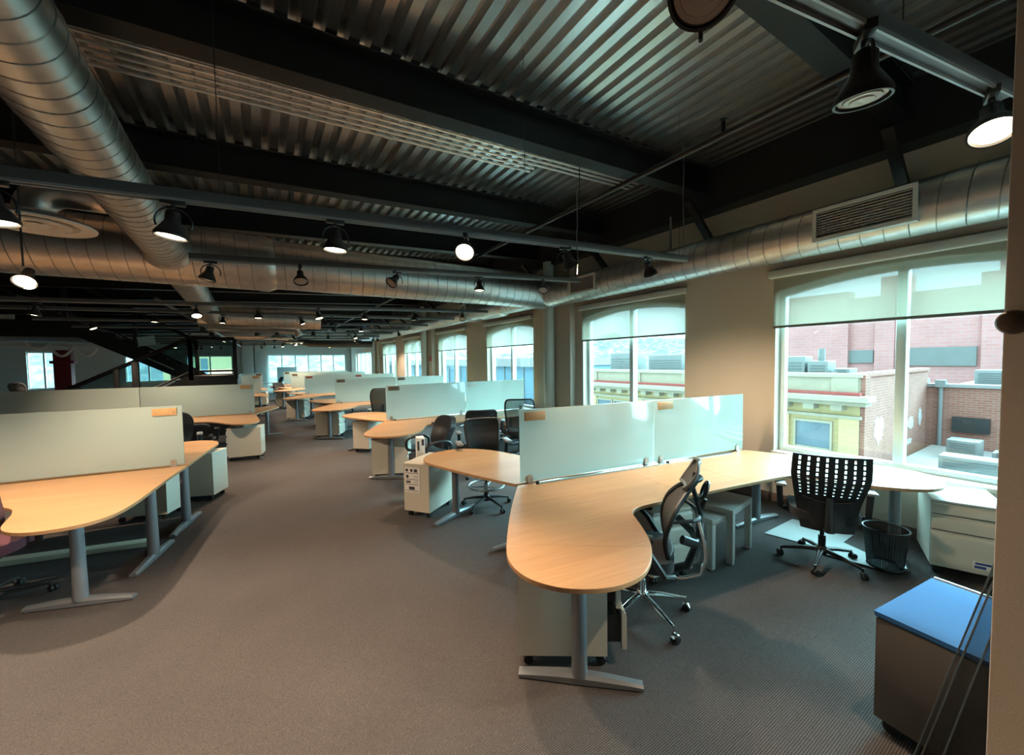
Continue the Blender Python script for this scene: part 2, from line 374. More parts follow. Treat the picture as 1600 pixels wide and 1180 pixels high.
# pilasters and round columns
for i, (yc, hw) in enumerate(((6.62, .55), (14.25, .5), (22.2, .5))):
    struct('trim_%d' % (i+1), MB().ab((XW-.14, yc-hw, 0), (XW+.02, yc+hw, WTOP), .004), WALL, 'beige pilaster behind the %s round column of the window wall' % ORD[i])
    struct('pipe_column', MB().lathe([(.115, 0), (.115, 3.2), (.11, 3.9)], (XW-.25, yc, 0), 28), COLW, 'white round column, %s along the window wall' % ORD[i])
for i, ((a, b, ar)) in enumerate(WIN):
    X0 = XW+.13; fr = MB(); c = (a+b)/2; w = .055
    if ar:
        ar_o = arc(a, b); ar_i = arc(a+w, b-w, 20, SPR-w*.6, CRN-w)
        fr.M = YZX; fr.prism(ar_o+ar_i[::-1], X0, X0+.09); fr.M = Matrix.Identity(4)
        ztop = SPR
    else:
        ztop = 2.46; fr.ab((X0, a, ztop-w), (X0+.09, b, ztop))
    fr.ab((X0, a, SILL), (X0+.09, a+w, ztop), .004).ab((X0, b-w, SILL), (X0+.09, b, ztop), .004)
    fr.ab((X0, a+w, SILL), (X0+.09, b-w, SILL+w), .004)
    root = struct('window_%d' % (i+1), fr, ALU, '%s window of the window wall, %s' % (ORD[i], 'arched, with a pale aluminium frame' if ar else 'wide and square-headed, with pale frames'))
    muls = [c] if ar else [a+(b-a)*k/4 for k in (1, 2, 3)]
    for q in muls:
        obj('mullion', MB().ab((X0-.02, q-.04, SILL+w), (X0+.1, q+.04, (CRN if ar else ztop)-w), .005), ALU, root)
    edges = [a+w]+sum([[q-.04, q+.04] for q in muls], [])+[b-w]
    for k in range(0, len(edges), 2):
        p = MB(); y0, y1 = edges[k], edges[k+1]
        if ar:
            top = [(yy, zz-w) for yy, zz in arc(a, b, 40) if y0-.001 <= yy <= y1+.001]
            tz = lambda q: min(zz for yy, zz in sorted(arc(a, b, 40), key=lambda t: abs(t[0]-q))[:2])-w
            poly = [(y0, SILL+w), (y1, SILL+w), (y1, tz(y1))]+top[::-1]+[(y0, tz(y0))]
        else: poly = [(y0, SILL+w), (y1, SILL+w), (y1, ztop-w), (y0, ztop-w)]
        p.M = YZX; p.prism(poly, X0+.04, X0+.048); obj('glass_pane', p, GLASS, root)
    obj('window_sill', MB().ab((XW-.04, a-.02, SILL-.04), (XW+.24, b+.02, SILL), .006), WHITEP, root)
    if ar and i > 0:
        y0, y1 = a-.01, b+.02
        t = thing('roller_shade', 'half lowered translucent roller shade on the %s arched window from the camera' % ORD[i-1], 'window shade', (XW-.012, c, 2.2), 0, 'roller shades on the arched windows')
        obj('shade_fabric', MB().ab((-.004, y0-c, .02), (0, y1-c, .64)), SHADE, t)
        obj('cassette', MB().ab((-.09, y0-c-.03, .61), (0, y1-c+.03, .70), .01), WALLW, t)
        obj('bottom_bar', MB().ab((-.012, y0-c, -.005), (.006, y1-c, .025), .004), mat('shade_bar_grey', (.20, .19, .17), .5), t)
# far wall with its strip of windows
def wall_holes(y0, y1, x0, x1, z1, holes):
    mb = MB(); mb.M = XZY; x = x0
    for (a, b, s, t) in sorted(holes):
        mb.prism([(x, 0), (a, 0), (a, z1), (x, z1)], y0, y1)
        if s > 0: mb.prism([(a, 0), (b, 0), (b, s), (a, s)], y0, y1)
        mb.prism([(a, t), (b, t), (b, z1), (a, z1)], y0, y1); x = b
    mb.prism([(x, 0), (x1, 0), (x1, z1), (x, z1)], y0, y1); return mb
FH = [(.35, 5.05, .45, 2.42), (-3.75, -1.55, .9, 2.38), (-6.4, -4.5, .9, 2.38), (-10.05, -8.9, .7, 2.62), (-13.5, -11.5, .7, 2.6)]
struct('wall_far', wall_holes(YF, YF+.3, XL, XW+.28, 4.6, FH), WALLW, 'pale end wall with a strip of windows')
for i, (a, b, s, t) in enumerate(FH):
    n = 6 if b-a > 3 else 2
    fr = MB().ab((a, YF+.08, s), (b, YF+.16, s+.06)).ab((a, YF+.08, t-.06), (b, YF+.16, t))
    for k in range(n+1):
        q = a+(b-a)*k/n; fr.ab((q-.035, YF+.07, s), (q+.035, YF+.17, t))
    root = struct('window_%d' % (len(WIN)+1+i), fr, ALU, '%s in the end wall' % ('wide window with six lights' if n == 6 else ['', 'two-light window beyond the stair landing', 'two-light window beyond the stair flight', 'two-light window beside the red column', 'two-light window by the corner'][i]))
    obj('glass_pane', MB().ab((a, YF+.11, s), (b, YF+.118, t)), GLASS, root)
struct('wall_left', MB().ab((XL-.3, YN, 0), (XL, YF+.3, 4.6)), WALLW, 'pale side wall opposite the windows')
struct('wall_back', MB().ab((XL-.3, YN-.3, 0), (XW+.28, YN, 4.6)), WALLW, 'pale wall behind the viewpoint')
# the wall end beside the viewpoint
struct('wall_partition', MB().ab((1.60, -2.6, 0), (1.76, .166, 4.2), .004), PART, 'beige painted wall end')
mb = MB().lathe([(.0, 0), (.016, .002), (.026, .014), (.030, .026), (.026, .036), (.014, .042), (0, .043)], (0, 0, 0), 24, Matrix.Rotation(R(-90), 4, 'Y'), 1, 1)
o = obj('wall_peg', mb, mat('dark_turned_wood', (.12, .08, .055), .4, noise=.6, nscale=60)); o.location = (1.6, .148, 1.925)
tag(o, 'dark turned wooden peg on the edge of the beige wall end', 'peg')
# columns near the end wall
for i, (x, w) in enumerate(((-.72, .30), (-.05, .32))):
    struct('trim_%d' % (4+i), MB().ab((x-w, YF-.35, 0), (x+w, YF+.02, 4.4), .004), COLW, 'white pier on the end wall, %s from the wide window' % ORD[1-i])

# ------------------------------------------------------------------ roof deck and steel
P6 = .1524
prof = []; x = XL
while x < XW-.12:
    for dx, dz in ((0, 0), (.076, 0), (.092, .06), (.136, .06)): prof.append((x+dx, zdeck(x+dx)+dz))
    x += P6
up = [(px, pz+.02) for px, pz in prof][::-1]
mb = MB()
n = len(prof); vs = [(p[0], YN, p[1]) for p in prof]+[(p[0], YF+.2, p[1]) for p in prof]+[(p[0], YN, p[1]+.015) for p in prof]+[(p[0], YF+.2, p[1]+.015) for p in prof]
fs = [(i, i+1, n+i+1, n+i) for i in range(n-1)]+[(2*n+i, 3*n+i, 3*n+i+1, 2*n+i+1) for i in range(n-1)]
mb.add(vs, fs); struct('ceiling', mb, DECK, 'galvanised corrugated steel roof deck', ang=20)
struct('roof_slab', MB().prism([(XL-.3, YN-.3), (XW+.3, YN-.3), (XW+.3, YF+.3), (XL-.3, YF+.3)], 4.72, 4.9), FLAT, 'black roof slab over the deck')
struct('roof_girder', MB().ab((XW-.26, YN, 3.835), (XW+.28, YF, 4.75)), FLAT, 'black girder along the top of the window wall')
def beam_bm(yc):
    mb = MB(); sh = Matrix(((1, 0, 0, 0), (0, 1, 0, yc), (SL, 0, 1, 0), (0, 0, 0, 1))); mb.M = sh
    zb, zt, fw = 3.80, 4.135, .085
    mb.ab((XL, -fw, zb), (XW-.2, fw, zb+.018)).ab((XL, -fw, zt-.018), (XW-.2, fw, zt)).ab((XL, -.006, zb+.018), (XW-.2, .006, zt-.018)); return mb
BEAMY = [1.20+1.95*k for k in range(-3, 15)]
for k, yb in enumerate(BEAMY):
    lab = 'black steel roof beam, %s %s' % (ORD[abs(k-3)], 'from the viewpoint into the room' if k >= 3 else 'behind the viewpoint')
    struct('roof_beam', beam_bm(yb), BLACK, lab)
    if k >= 3:
        br = MB(); a, b = V(XW-.62, yb, 3.90), V(XW-.0, yb, 3.38); d = (b-a).normalized(); s = V(0, .045, 0); n_ = d.cross(V(0, 1, 0))*.03
        br.add([a-s-n_, a+s-n_, a+s+n_, a-s+n_, b-s-n_, b+s-n_, b+s+n_, b-s+n_], [(0, 1, 2, 3), (7, 6, 5, 4), (0, 4, 5, 1), (1, 5, 6, 2), (2, 6, 7, 3), (3, 7, 4, 0)])
        o = obj('wall_mounted_brace', br, BLACK); tag(o, 'black diagonal strut from the %s roof beam down to the window wall' % ORD[k-3], 'brace', 'knee braces along the window wall')

# ------------------------------------------------------------------ ducts
def helix(axis, a, b, c1, c2, r, pitch, n=28, tr=.006):
    # raised spiral seam of a duct that runs from a to b along 'x' or 'y'
    L = b-a; turns = abs(L)/pitch; pts = []
    for i in range(int(turns*n)+1):
        t = i/(turns*n); an = 2*PI*i/n; q = a+L*t; p1, p2 = c1(t), c2(t)
        pts.append((q, p1+r*math.cos(an), p2+r*math.sin(an)) if axis == 'x' else (p1+r*math.cos(an), q, p2+r*math.sin(an)))
    mb = MB(); mb.tube(pts, tr, 4); return mb
def duct_y(name, label, y0, y1, x0, z0, x1, z1, r, pitch, capend=True):
    mb = MB(); mb.tube([(x0, y0, z0), (x1, y1, z1)], r, 40, cap=False)
    mb2 = [(r, 0), (r*.985, .0)]
    d = obj(name, mb, GALV); tag(d, label, 'duct')
    obj('spiral_seam', helix('y', y0, y1, lambda t: x0+(x1-x0)*t, lambda t: z0+(z1-z0)*t, r-.001, pitch), SEAM, d)
    return d
def duct_x(name, label, x0, x1, y, z, r, pitch):
    d = obj(name, MB().tube([(x0, y, z), (x1, y, z)], r, 40, cap=False), GALV); tag(d, label, 'duct')
    obj('spiral_seam', helix('x', x0, x1, lambda t: y, lambda t: z, r-.001, pitch), SEAM, d); return d
def elbow_pts(c, a0, a1, r, e1, e2, n=8):
    return [Vector(c)+Vector(e1)*r*math.cos(a0+(a1-a0)*i/n)+Vector(e2)*r*math.sin(a0+(a1-a0)*i/n) for i in range(n+1)]
D1 = duct_y('ventilation_duct', 'round spiral duct running over the aisle from above the viewpoint', -3.0, 6.2, -.875, 3.55, -.90, 3.22, .205, .125)
obj('collar', MB().lathe([(.213, 0), (.213, .05)], (-.895, 5.35, 3.262), 40, Matrix.Rotation(R(-90), 4, 'X')), GALV, D1)
obj('saddle_flange', MB().lathe([(.206, 0), (.214, .04), (.235, .09), (.25, .12)], (-.90, 6.03, 3.226), 40, Matrix.Rotation(R(-90), 4, 'X')), GALV, D1)
# branch with round diffuser
q = MB(); q.tube([(-.95, 4.95, 3.34), (-1.36, 4.95, 3.34)], .125, 28, cap=False)
q.tube([V(-1.36-.2*math.sin(a), 4.95, 3.14+.2*math.cos(a)) for a in [i*PI/2/7 for i in range(8)]], .125, 28, cap=False); q.tube([(-1.56, 4.95, 3.15), (-1.56, 4.95, 3.12)], [.125, .14], 28, cap=False)
obj('branch_duct', q, GALV, D1)
def diffuser(name, label, loc, r):
    t = thing(name, label, 'air diffuser', loc)
    obj('outer_ring', MB().lathe([(.0, .10), (r*.45, .10), (r*.62, .05), (r*.92, .035), (r, .012), (r*.985, 0), (r*.70, .012), (r*.66, .03), (r*.5, .06), (0, .06)], (0, 0, 0), 48), WHITEP, t)
    obj('middle_cone', MB().lathe([(r*.28, .05), (r*.55, .012), (r*.56, .0), (r*.34, .006), (r*.27, .03)], (0, 0, 0), 40), WHITEP, t)
    obj('centre_cone', MB().lathe([(0, .03), (r*.22, .0), (r*.2, -.006), (0, -.01)], (0, 0, 0), 32), WHITEP, t); return t
diffuser('vent_diffuser', 'large round cream air diffuser below the branch of the spiral duct', (-1.56, 5.0, 3.05), .36)
ZD, YD = 3.235, 6.5
D2 = duct_x('ventilation_duct', 'large round spiral duct crossing the room above the second lamp track', -9.0, .02, YD, ZD, .365, .15)
m_ = MB(); m_.tube([(.02, YD, ZD), (.12, YD, ZD), (.20, YD, ZD+.005)], [.372, .372, .34], 40, cap=False); obj('reducer_sleeve', m_, GALV, D2)
m_ = MB(); m_.tube([(.20, YD, ZD+.005), (4.7, YD, ZD)], .335, 40, cap=False)
m_.tube([V(4.7, YD, ZD), V(4.98, YD-.02, ZD-.02), V(5.05, YD-.05, ZD-.02)], [.335, .325, .12], 40); obj('narrow_section', m_, GALV, D2)
obj('narrow_seam', helix('x', .22, 4.95, lambda t: YD, lambda t: ZD, .334, .17), SEAM, D2)
XD, ZW = 4.93, 3.135
D3 = duct_y('ventilation_duct', 'round spiral duct along the window wall, beside the first two shaded windows', YN, 6.2, XD, ZW, XD, ZW, .235, .165)
D4 = duct_y('ventilation_duct', 'round spiral duct along the window wall, beyond the cross duct', 6.25, 24.5, XD, ZW+.02, XD, ZW+.02, .215, .165)
obj('wide_sleeve', MB().lathe([(.215, 0), (.255, .05), (.255, 1.0), (.215, 1.05)], (XD, 8.0, ZW+.02), 40, Matrix.Rotation(R(-90), 4, 'X')), GALV, D4)
obj('square_box', MB().ab((XD-.23, 9.6, ZW-.2), (XD+.2, 10.0, ZW+.27), .004), GALV, D4)
def grille(label, y0, y1, x, z0, z1):
    t = thing('vent_grille', label, 'air grille', (x, (y0+y1)/2, (z0+z1)/2), 0, 'supply grilles on the window wall duct')
    w, h = (y1-y0)/2, (z1-z0)/2
    fr = MB().ab((-.012, -w, h-.035), (.0, w, h)).ab((-.012, -w, -h), (0, w, -h+.035)).ab((-.012, -w, -h+.035), (0, -w+.03, h-.035)).ab((-.012, w-.03, -h+.035), (0, w, h-.035))
    obj('frame', fr, WHITEP, t)
    bx = MB().ab((0, -w+.005, -h+.005), (.2, w-.005, -h+.012)).ab((0, -w+.005, h-.012), (.2, w-.005, h-.005)).ab((0, -w+.005, -h+.012), (.2, -w+.012, h-.012)).ab((0, w-.012, -h+.012), (.2, w-.005, h-.012))
    obj('plenum_box', bx, GALV, t)
    obj('back_panel', MB().ab((.04, -w+.02, -h+.02), (.045, w-.02, h-.02)), FLAT, t)
    sl = MB(); n = 10
    for k in range(n): zz = -h+.045+(2*h-.09)*k/(n-1); sl.box((.006, 0, zz), (.016, 2*w-.06, .004), 0, Matrix.Rotation(R(30), 4, 'Y'))
    obj('slats', sl, mat('grille_grey', (.36, .34, .31), .5), t)
    vr = MB(); n = int((y1-y0)/.018)
    for k in range(n): yy = -w+.04+(2*w-.08)*k/(n-1); vr.box((.02, yy, 0), (.012, .003, 2*h-.06))
    obj('vertical_fins', vr, mat('grille_fin_grey', (.16, .15, .14), .5), t); return t
grille('white framed supply grille on the wall duct beside the first shaded window', .96, 1.70, XD-.26, 2.97, 3.285)
grille('white framed supply grille on the wall duct, just before the large cross duct', 4.72, 5.36, XD-.26, 2.99, 3.27)
grille('white framed supply grille on the wall duct past the cross duct', 9.62, 9.98, XD-.245, 2.98, 3.38)
grille('white framed supply grille on the wall duct far down the room', 14.1, 14.7, XD-.25, 3.0, 3.3)
# second run beyond the cross duct
D5 = duct_y('ventilation_duct', 'round spiral duct continuing past the cross duct over the aisle', 6.9, 11.6, -.90, 3.16, -.95, 2.98, .20, .125)
m_ = MB(); m_.tube([(-1.2, 11.6, 2.98), (1.35, 11.6, 2.98)], .24, 32); obj('cross_branch', m_, GALV, D5)
obj('branch_seam', helix('x', -1.15, 1.3, lambda t: 11.6, lambda t: 2.98, .239, .16), SEAM, D5)
for i, yy in enumerate((13.6, 17.5)):
    d = obj('ventilation_duct', MB().tube([(-1.2, yy, 2.95), (.6, yy, 2.95), (.95, yy, 2.9), (1.05, yy, 2.7)], [.2, .2, .2, .18], 28), GALV); tag(d, 'short elbowed duct over the aisle, %s after the cross duct' % ORD[i], 'duct')
diffuser('vent_diffuser', 'small round diffuser over the aisle beyond the cross duct', (.45, 13.0, 2.55), .35)
diffuser('vent_diffuser', 'small round diffuser over the aisle at the elbowed ducts', (1.02, 16.6, 2.60), .33)
fx = MB(); fx.tube([(1.1, 20.5, 3.0), (1.9, 20.2, 2.75), (2.8, 20.0, 2.72), (4.6, 19.9, 2.72)], .16, 20); o = obj('flexible_ventilation_duct', fx, FLEX); tag(o, 'black flexible duct sagging across the far end', 'duct')

# ------------------------------------------------------------------ pipes, conduits, rods
for k in range(5):
    yy = 3.70+.088*k; x1 = 2.9 if k > 2 else 4.5
    mb = MB(); mb.tube([(XL+.2, yy, 4.06+SL*(XL+.2)), (-1, yy, 4.06-SL), (x1, yy, 4.06+SL*x1)], .013, 10)
    o = obj('hanging_conduit', mb, COND); tag(o, 'thin steel conduit under the deck, %s of five behind the %s' % (ORD[k], 'second roof beam'), 'conduit', 'conduits clipped under the deck')
    for xx in ((1.15,) if k in (0, 2, 4) else ()): obj('coupling', MB().cyl((xx-.04, yy, 4.06+SL*xx), (xx+.04, yy, 4.06+SL*xx), .02, n=12), COND, o)
mb = MB(); mb.tube([(3.13, YN, 3.60), (3.13, YF, 3.60)], .024, 12); PIPEO = obj('hanging_sprinkler_pipe', mb, PIPE); tag(PIPEO, 'black sprinkler pipe running lengthwise below the beams', 'pipe')
for yy in (.9, 3.4, 6.0, 9, 12): obj('pipe_hanger', MB().cyl((3.13, yy, 3.60), (3.13, yy, zdeck(3.13)), .005, n=6).lathe([(.032, -.012), (.032, .012)], (3.13, yy, 3.60), 14, Matrix.Rotation(R(90), 4, 'X')), PIPE, PIPEO)
obj('sprinkler_head', MB().cyl((3.13, 1.75, 3.60), (3.13, 1.75, 3.70), .018, n=10).cyl((3.13, 1.75, 3.70), (3.13, 1.75, 3.715), .03, n=12), PIPE, PIPEO)
mb = MB(); mb.tube([(-1.5, 9, 3.0), (-.75, 20.5, 2.62)], .03, 8); o = obj('hanging_track_rail', mb, TRACK); tag(o, 'thin rail running lengthwise toward the stair landing', 'rail')
mb = MB(); mb.tube([(XW-.33, 3.62, 3.9), (XW-.33, 3.62, 3.35)], .016, 10); o = obj('hanging_drop_pipe', mb, SILVER); tag(o, 'short steel pipe dropping onto the window wall duct', 'pipe')

for (xx, z0, z1, nm) in ((3.74, 3.0, 4.05, 'beside the end of the first lamp track'), (2.27, 2.56, 3.25, 'beside the bright spotlight on the first lamp track')):
    o = obj('hanging_cable', MB().tube([(xx, 2.50, z1), (xx+.004, 2.50, z1-.3), (xx-.006, 2.50, (z0+z1)/2), (xx+.008, 2.50, z0+.1), (xx, 2.50, z0)], .0045, 6), SILVER); tag(o, 'thin pale cable hanging down ' + nm, 'cable')
# ------------------------------------------------------------------ lamp tracks and spotlights
def track_lamp_parts(on):
    t = thing('track_spotlight', 'x', 'track light')
    obj('adapter', MB().box((0, 0, -.018), (.10, .032, .03), .004).cyl((0, 0, -.03), (0, 0, -.05), .010, n=10), DARKP, t)
    y = MB(); pts = [V(.072*math.cos(a), 0, -.115+.07*math.sin(a)) for a in [-.35+i*(PI+.7)/16 for i in range(17)]]
    y.tube(pts, .005, 6); obj('yoke', y, DARKP, t)
    h = MB(); h.lathe([(0, .012), (.022, .01), (.030, 0), (.032, -.045), (.042, -.062), (.062, -.095), (.068, -.108), (.068, -.122), (.062, -.122), (.060, -.104)], (0, 0, 0), 28)
    ho = obj('housing', h, DARKP, t)
    ln = MB(); ln.lathe([(.060, -.108), (.054, -.116), (.03, -.121), (0, -.123)] if on else [(.060, -.108), (.056, -.115), (.046, -.115), (.044, -.119), (.03, -.120), (.028, -.123), (.012, -.123), (0, -.125)], (0, 0, 0), 28)
    obj('lamp_glass', ln, LENSON if on else LENSOFF, ho)
    return t
PROTO = {}
LP = 175
SKY, SUN = 8.0, 22.0
def lamp(loc, on, tilt=0, az=0, label='', power=LP, size=105, light=True):
    k = on
    if k not in PROTO: t = PROTO[k] = track_lamp_parts(on)
    else: t = copy_tree(PROTO[k])
    t.location = loc; t['label'] = label; t['group'] = 'spotlights on the ceiling tracks'
    t.rotation_euler = (0, 0, az)
    for c in t.children:
        if c.name.startswith('housing'):
            c.location = (0, 0, -.07); c.rotation_euler = (0, tilt, 0)
    if on and light:
        d = bpy.data.lights.new('spot_bulb', 'SPOT'); d.energy = power; d.color = (1, .76, .52); d.spot_size = R(size); d.spot_blend = .75; d.shadow_soft_size = .035
        lo = bpy.data.objects.new('spot_bulb', d); COL.objects.link(lo)
        ax = Matrix.Rotation(az, 4, 'Z') @ Matrix.Rotation(tilt, 4, 'Y')
        dirv = ax @ V(0, 0, -1)
        lo.matrix_world = Matrix.Translation(Vector(loc)+V(0, 0, -.07)+dirv*.15) @ ax
    return t
def track(label, a, b, hang):
    a, b = Vector(a), Vector(b); d = (b-a); L = d.length; d.normalize()
    t = thing('hanging_lamp_track', label, 'lamp track', (a+b)/2); mx = d.to_track_quat('X', 'Z').to_matrix().to_4x4()
    bo = MB(); bo.M = mx; bo.box((0, 0, .022), (L, .046, .05), .003); obj('rail_body', bo, TRACK, t)
    lip = MB(); lip.M = mx; lip.box((0, -.019, -.008), (L, .007, .012)).box((0, .019, -.008), (L, .007, .012)); obj('rail_lips', lip, mat('track_lip_grey', (.35, .36, .36), .4, metal=.5), t)
    for f in hang:
        p = a+d*(L*f); q = p-(a+b)/2; obj('hanger_rod', MB().cyl((q.x, q.y, q.z+.045), (q.x, q.y, zdeck(p.x)-((a+b)/2).z), .0025, n=6), PIPE, t)
    return t
T0a, T0b = V(.35, .585, 2.69), V(2.5, .272, 2.85)
track('lamp track overhead beside the beige wall end', T0a, T0b, (.1, .62))
def t1(x): return V(x, 2.55, 2.688+.051*x)
def t2(x): return V(x, 4.5, 2.82+.05*x)
track('black lamp track, first to cross the room beyond the viewpoint', t1(-4.5), t1(3.87), (.25, .52, .75, .985))
track('black lamp track, second, in front of the large cross duct', t2(-.51), t2(4.12), (.02, .5, .85, .99))
T3 = lambda x: V(x, 7.7, 2.79+.03*x)
track('lamp track just behind the large cross duct', T3(-4.2), T3(4.3), (.2, .5, .8))
FARY = [9.7, 11.7, 13.6, 15.6, 17.6, 19.5, 21.4, 23.4, 25.4]
for i, yy in enumerate(FARY): track('lamp track, %s behind the large cross duct' % ORD[i+1], (-3.8, yy, 2.80), (4.4, yy, 2.95), (.2, .5, .8))
def on_line(fn, u, dv, y):
    # where a vertical line under the track at image column u meets the track
    best = min((fn(-5+i*.02) for i in range(500)), key=lambda p: abs(_u(p)-u)); return best
def _u(p):
    q = Vector(p)-CO; return 800+F_PX*q.dot(CR)/q.dot(CF) if q.dot(CF) > .1 else -9999
jobs = [(t1, 'first', [(-14, 1, -.1, 0), (268, 1, .12, 0), (526, 1, .05, 0), (729, 1, .80, R(56)), (884, 1, .55, R(165)), (1012, 1, .50, R(190))]),
        (t2, 'second', [(330, 0, .25, 0), (470, 0, .45, R(90)), (620, 0, .8, R(20)), (749, 1, 0, 0), (850, 0, .6, R(45))]),
        (T3, 'third', [(56, 1, .2, 0), (306, 1, .5, R(102)), (403, 1, 0, 0), (496, 1, .3, R(140)), (570, 1, 0, 0), (647, 0, 0, 0), (722, 0, .6, R(65))])]
for fn, nm, ls in jobs:
    for i, (u, on, ti, az) in enumerate(ls):
        lamp(on_line(fn, u, 0, 0), on, ti, az, '%s black spotlight on the %s lamp track, %s from its window end' % ('lit' if on else 'unlit', nm, ORD[len(ls)-1-i]))
for f, on, ti, az, s in ((.225, 0, .85, R(34), 'with a pale ribbed lens'), (.525, 0, -.12, R(30), 'its dark lens rim shining'), (.93, 1, .45, R(15), 'glowing at the wall end')):
    lamp(T0a+(T0b-T0a)*f, on, ti, az, '%s black spotlight on the overhead track, %s' % ('lit' if on else 'unlit', s))
rng = random.Random(3)
for i, yy in enumerate(FARY):
    xs = sorted(rng.uniform(-3.5, 4.3) for _ in range(5))
    for j, x in enumerate(xs):
        on = 1 if rng.random() < .55 else 0
        lamp(V(x, yy, 2.80+.15*(x+3.8)/8.2), on, rng.uniform(0, .5), rng.uniform(0, 6.28), '%s small spotlight, %s from the windows on the %s lamp track' % ('lit' if on else 'unlit', ORD[4-j], ORD[i+3]), 230, 115, light=(j % 2 == 0))
# lamp over the duct crossing, on its own stem
mp = thing('hanging_spotlight', 'glowing spotlight on a stem under the large cross duct', 'spotlight', (0, 0, 0))
p = ony(38, 441, 4.5)
obj('stem', MB().cyl((p.x, p.y, p.z+.12), (p.x, p.y, zdeck(p.x)), .006, n=6), DARKP, mp)
h = MB(); h.lathe([(0, .15), (.03, .14), (.036, .07), (.07, 0), (.066, 0), (.06, .01), (0, .014)], (p.x, p.y, p.z), 24, Matrix.Rotation(R(-42), 4, 'X')); obj('housing', h, DARKP, mp)
obj('lamp_glass', MB().lathe([(.058, .006), (.03, -.002), (0, -.004)], (p.x, p.y, p.z), 24, Matrix.Rotation(R(-42), 4, 'X')), LENSON, mp)
BL_ = (p.x, p.y, p.z-.03)
# bare spots for lamps out of view; far wing ones added to brighten it
def bulb(x, y, z, power, size=110, aim=(0, 0, -1)):
    d = bpy.data.lights.new('spot_bulb', 'SPOT'); d.energy = power; d.color = (1, .76, .52); d.spot_size = R(size); d.spot_blend = .75; d.shadow_soft_size = .035
    lo = bpy.data.objects.new('spot_bulb', d); COL.objects.link(lo); lo.location = (x, y, z)
    lo.rotation_euler = Vector(aim).to_track_quat('-Z', 'Y').to_euler()
BULBS = [(-2.6, 1.2, 2.6, 60), (-.6, -.8, 2.65, 60), (-3.2, 4.6, 2.6, 60), (-3.4, 7.4, 2.6, 55), (-5.5, 3, 2.6, 60), (-6, 9, 2.6, 60), (-8, 6, 2.6, 60), (-8, 14, 2.7, 110), (-9, 21, 2.6, 160), (-8, 26, 2.7, 160), (-3, -3, 2.65, 60), (.6, -1.6, 2.7, 40)]
for b in BULBS: bulb(b[0], b[1], b[2], b[3]*4.2)
bulb(-1.9, 2.5, 2.62, 190, 80, (.15, 1, -.75))  # added spot aimed at the long frosted screen to warm it
bulb(*BL_, 330, 130, (.35, .05, -1))

# ------------------------------------------------------------------ desks, screens
def smooth(pts, it=2, hard=()):
    # corner-cutting of an open outline; indices in hard stay sharp
    P = [(Vector(p).to_2d(), i in hard) for i, p in enumerate(pts)]
    for _ in range(it):
        Q = []; n = len(P)
        for i in range(n):
            (p, h), (q, g) = P[i], P[(i+1) % n]
            if h: Q.append((p, True))
            a = p*.75+q*.25; b = p*.25+q*.75
            if not h: Q.append((a, False))
            if not g: Q.append((b, False))
        P = Q
    return [(p.x, p.y) for p, h in P]
def clip(poly, nx, ny, c):
    # keep the part of an outline with nx*x+ny*y <= c
    out = []
    for i in range(len(poly)):
        p, q = poly[i-1], poly[i]; a, b = nx*p[0]+ny*p[1]-c, nx*q[0]+ny*q[1]-c
        if (a <= 0) != (b <= 0):
            t = a/(a-b); out.append((p[0]+(q[0]-p[0])*t, p[1]+(q[1]-p[1])*t))
        if b <= 0: out.append(q)
    return out
HALF = [(-.03, -.02), (-.29, -.47), (-.553, -1.0), (-.625, -1.2), (-.60, -1.40), (-.47, -1.56), (-.26, -1.645), (-.06, -1.63), (.10, -1.53), (.24, -1.38), (.34, -1.21), (.415, -1.05), (.46, -.945), (.56, -.88), (.75, -.866), (1.2, -.862)]
def sym_outline(W, flip=1):
    L = HALF; Rr = [(W-x, y) for x, y in HALF][::-1]
    pts = L+Rr; n = len(pts)
    return [(x, y*flip) for x, y in smooth(pts, 2, (0, n-1))]
ZT = .73
def leg_mesh():
    mb = MB(); mb.lathe([(.044, .05), (.042, .35), (.040, ZT-.045)], n=20)
    return mb
def add_leg(root, x, y, a, fl=.35, z1=ZT-.04):
    lg = obj('leg', MB().lathe([(.046, .045), (.043, .3), (.040, z1)], (x, y, 0), 22), SILVER, root)
    f = MB(); f.M = Matrix.Translation((x, y, 0)) @ Matrix.Rotation(a, 4, 'Z')
    sec = []
    n = 12
    for i in range(n+1):
        t = -1+2*i/n; hh = .062-.028*abs(t)**1.5; sec.append((t*fl, hh))
    vs, fs = [], []
    for (xx, hh) in sec:
        w = .036*(1-.15*abs(xx/fl)); vs += [(xx, -w, .008), (xx, w, .008), (xx, w, hh*.7), (xx, w*.55, hh), (xx, -w*.55, hh), (xx, -w, hh*.7)]
    for i in range(n):
        for k in range(6): fs.append((i*6+k, i*6+(k+1) % 6, (i+1)*6+(k+1) % 6, (i+1)*6+k))
    fs += [tuple(range(5, -1, -1)), tuple(n*6+k for k in range(6))]
    f.add(vs, fs)
    for sx in (-1, 1): f.box((sx*(fl-.03), 0, .006), (.035, .05, .012), .003)
    obj('foot', f, SILVER, lg)
    b = MB(); b.M = Matrix.Translation((x, y, 0)) @ Matrix.Rotation(a, 4, 'Z'); b.box((0, 0, z1+.003), (.5, .06, .02), .004); obj('top_bracket', b, SILVER, lg)
def desk(label, origin, rot, flip, outline, cuts, legs, group='beech desks with wave fronts'):
    t = thing('desk', label, 'desk', (*origin, 0), R(rot), group)
    rest = outline
    for i, (nx, ny, c, last) in enumerate(cuts):
        piece = clip(rest, nx, ny, c); rest = clip(rest, -nx, -ny, -c)
        if len(piece) > 2: top_piece(t, piece, last)
    top_piece(t, rest, 0)
    for (x, y, a) in legs: add_leg(t, x, y*flip, a*flip)
    return t
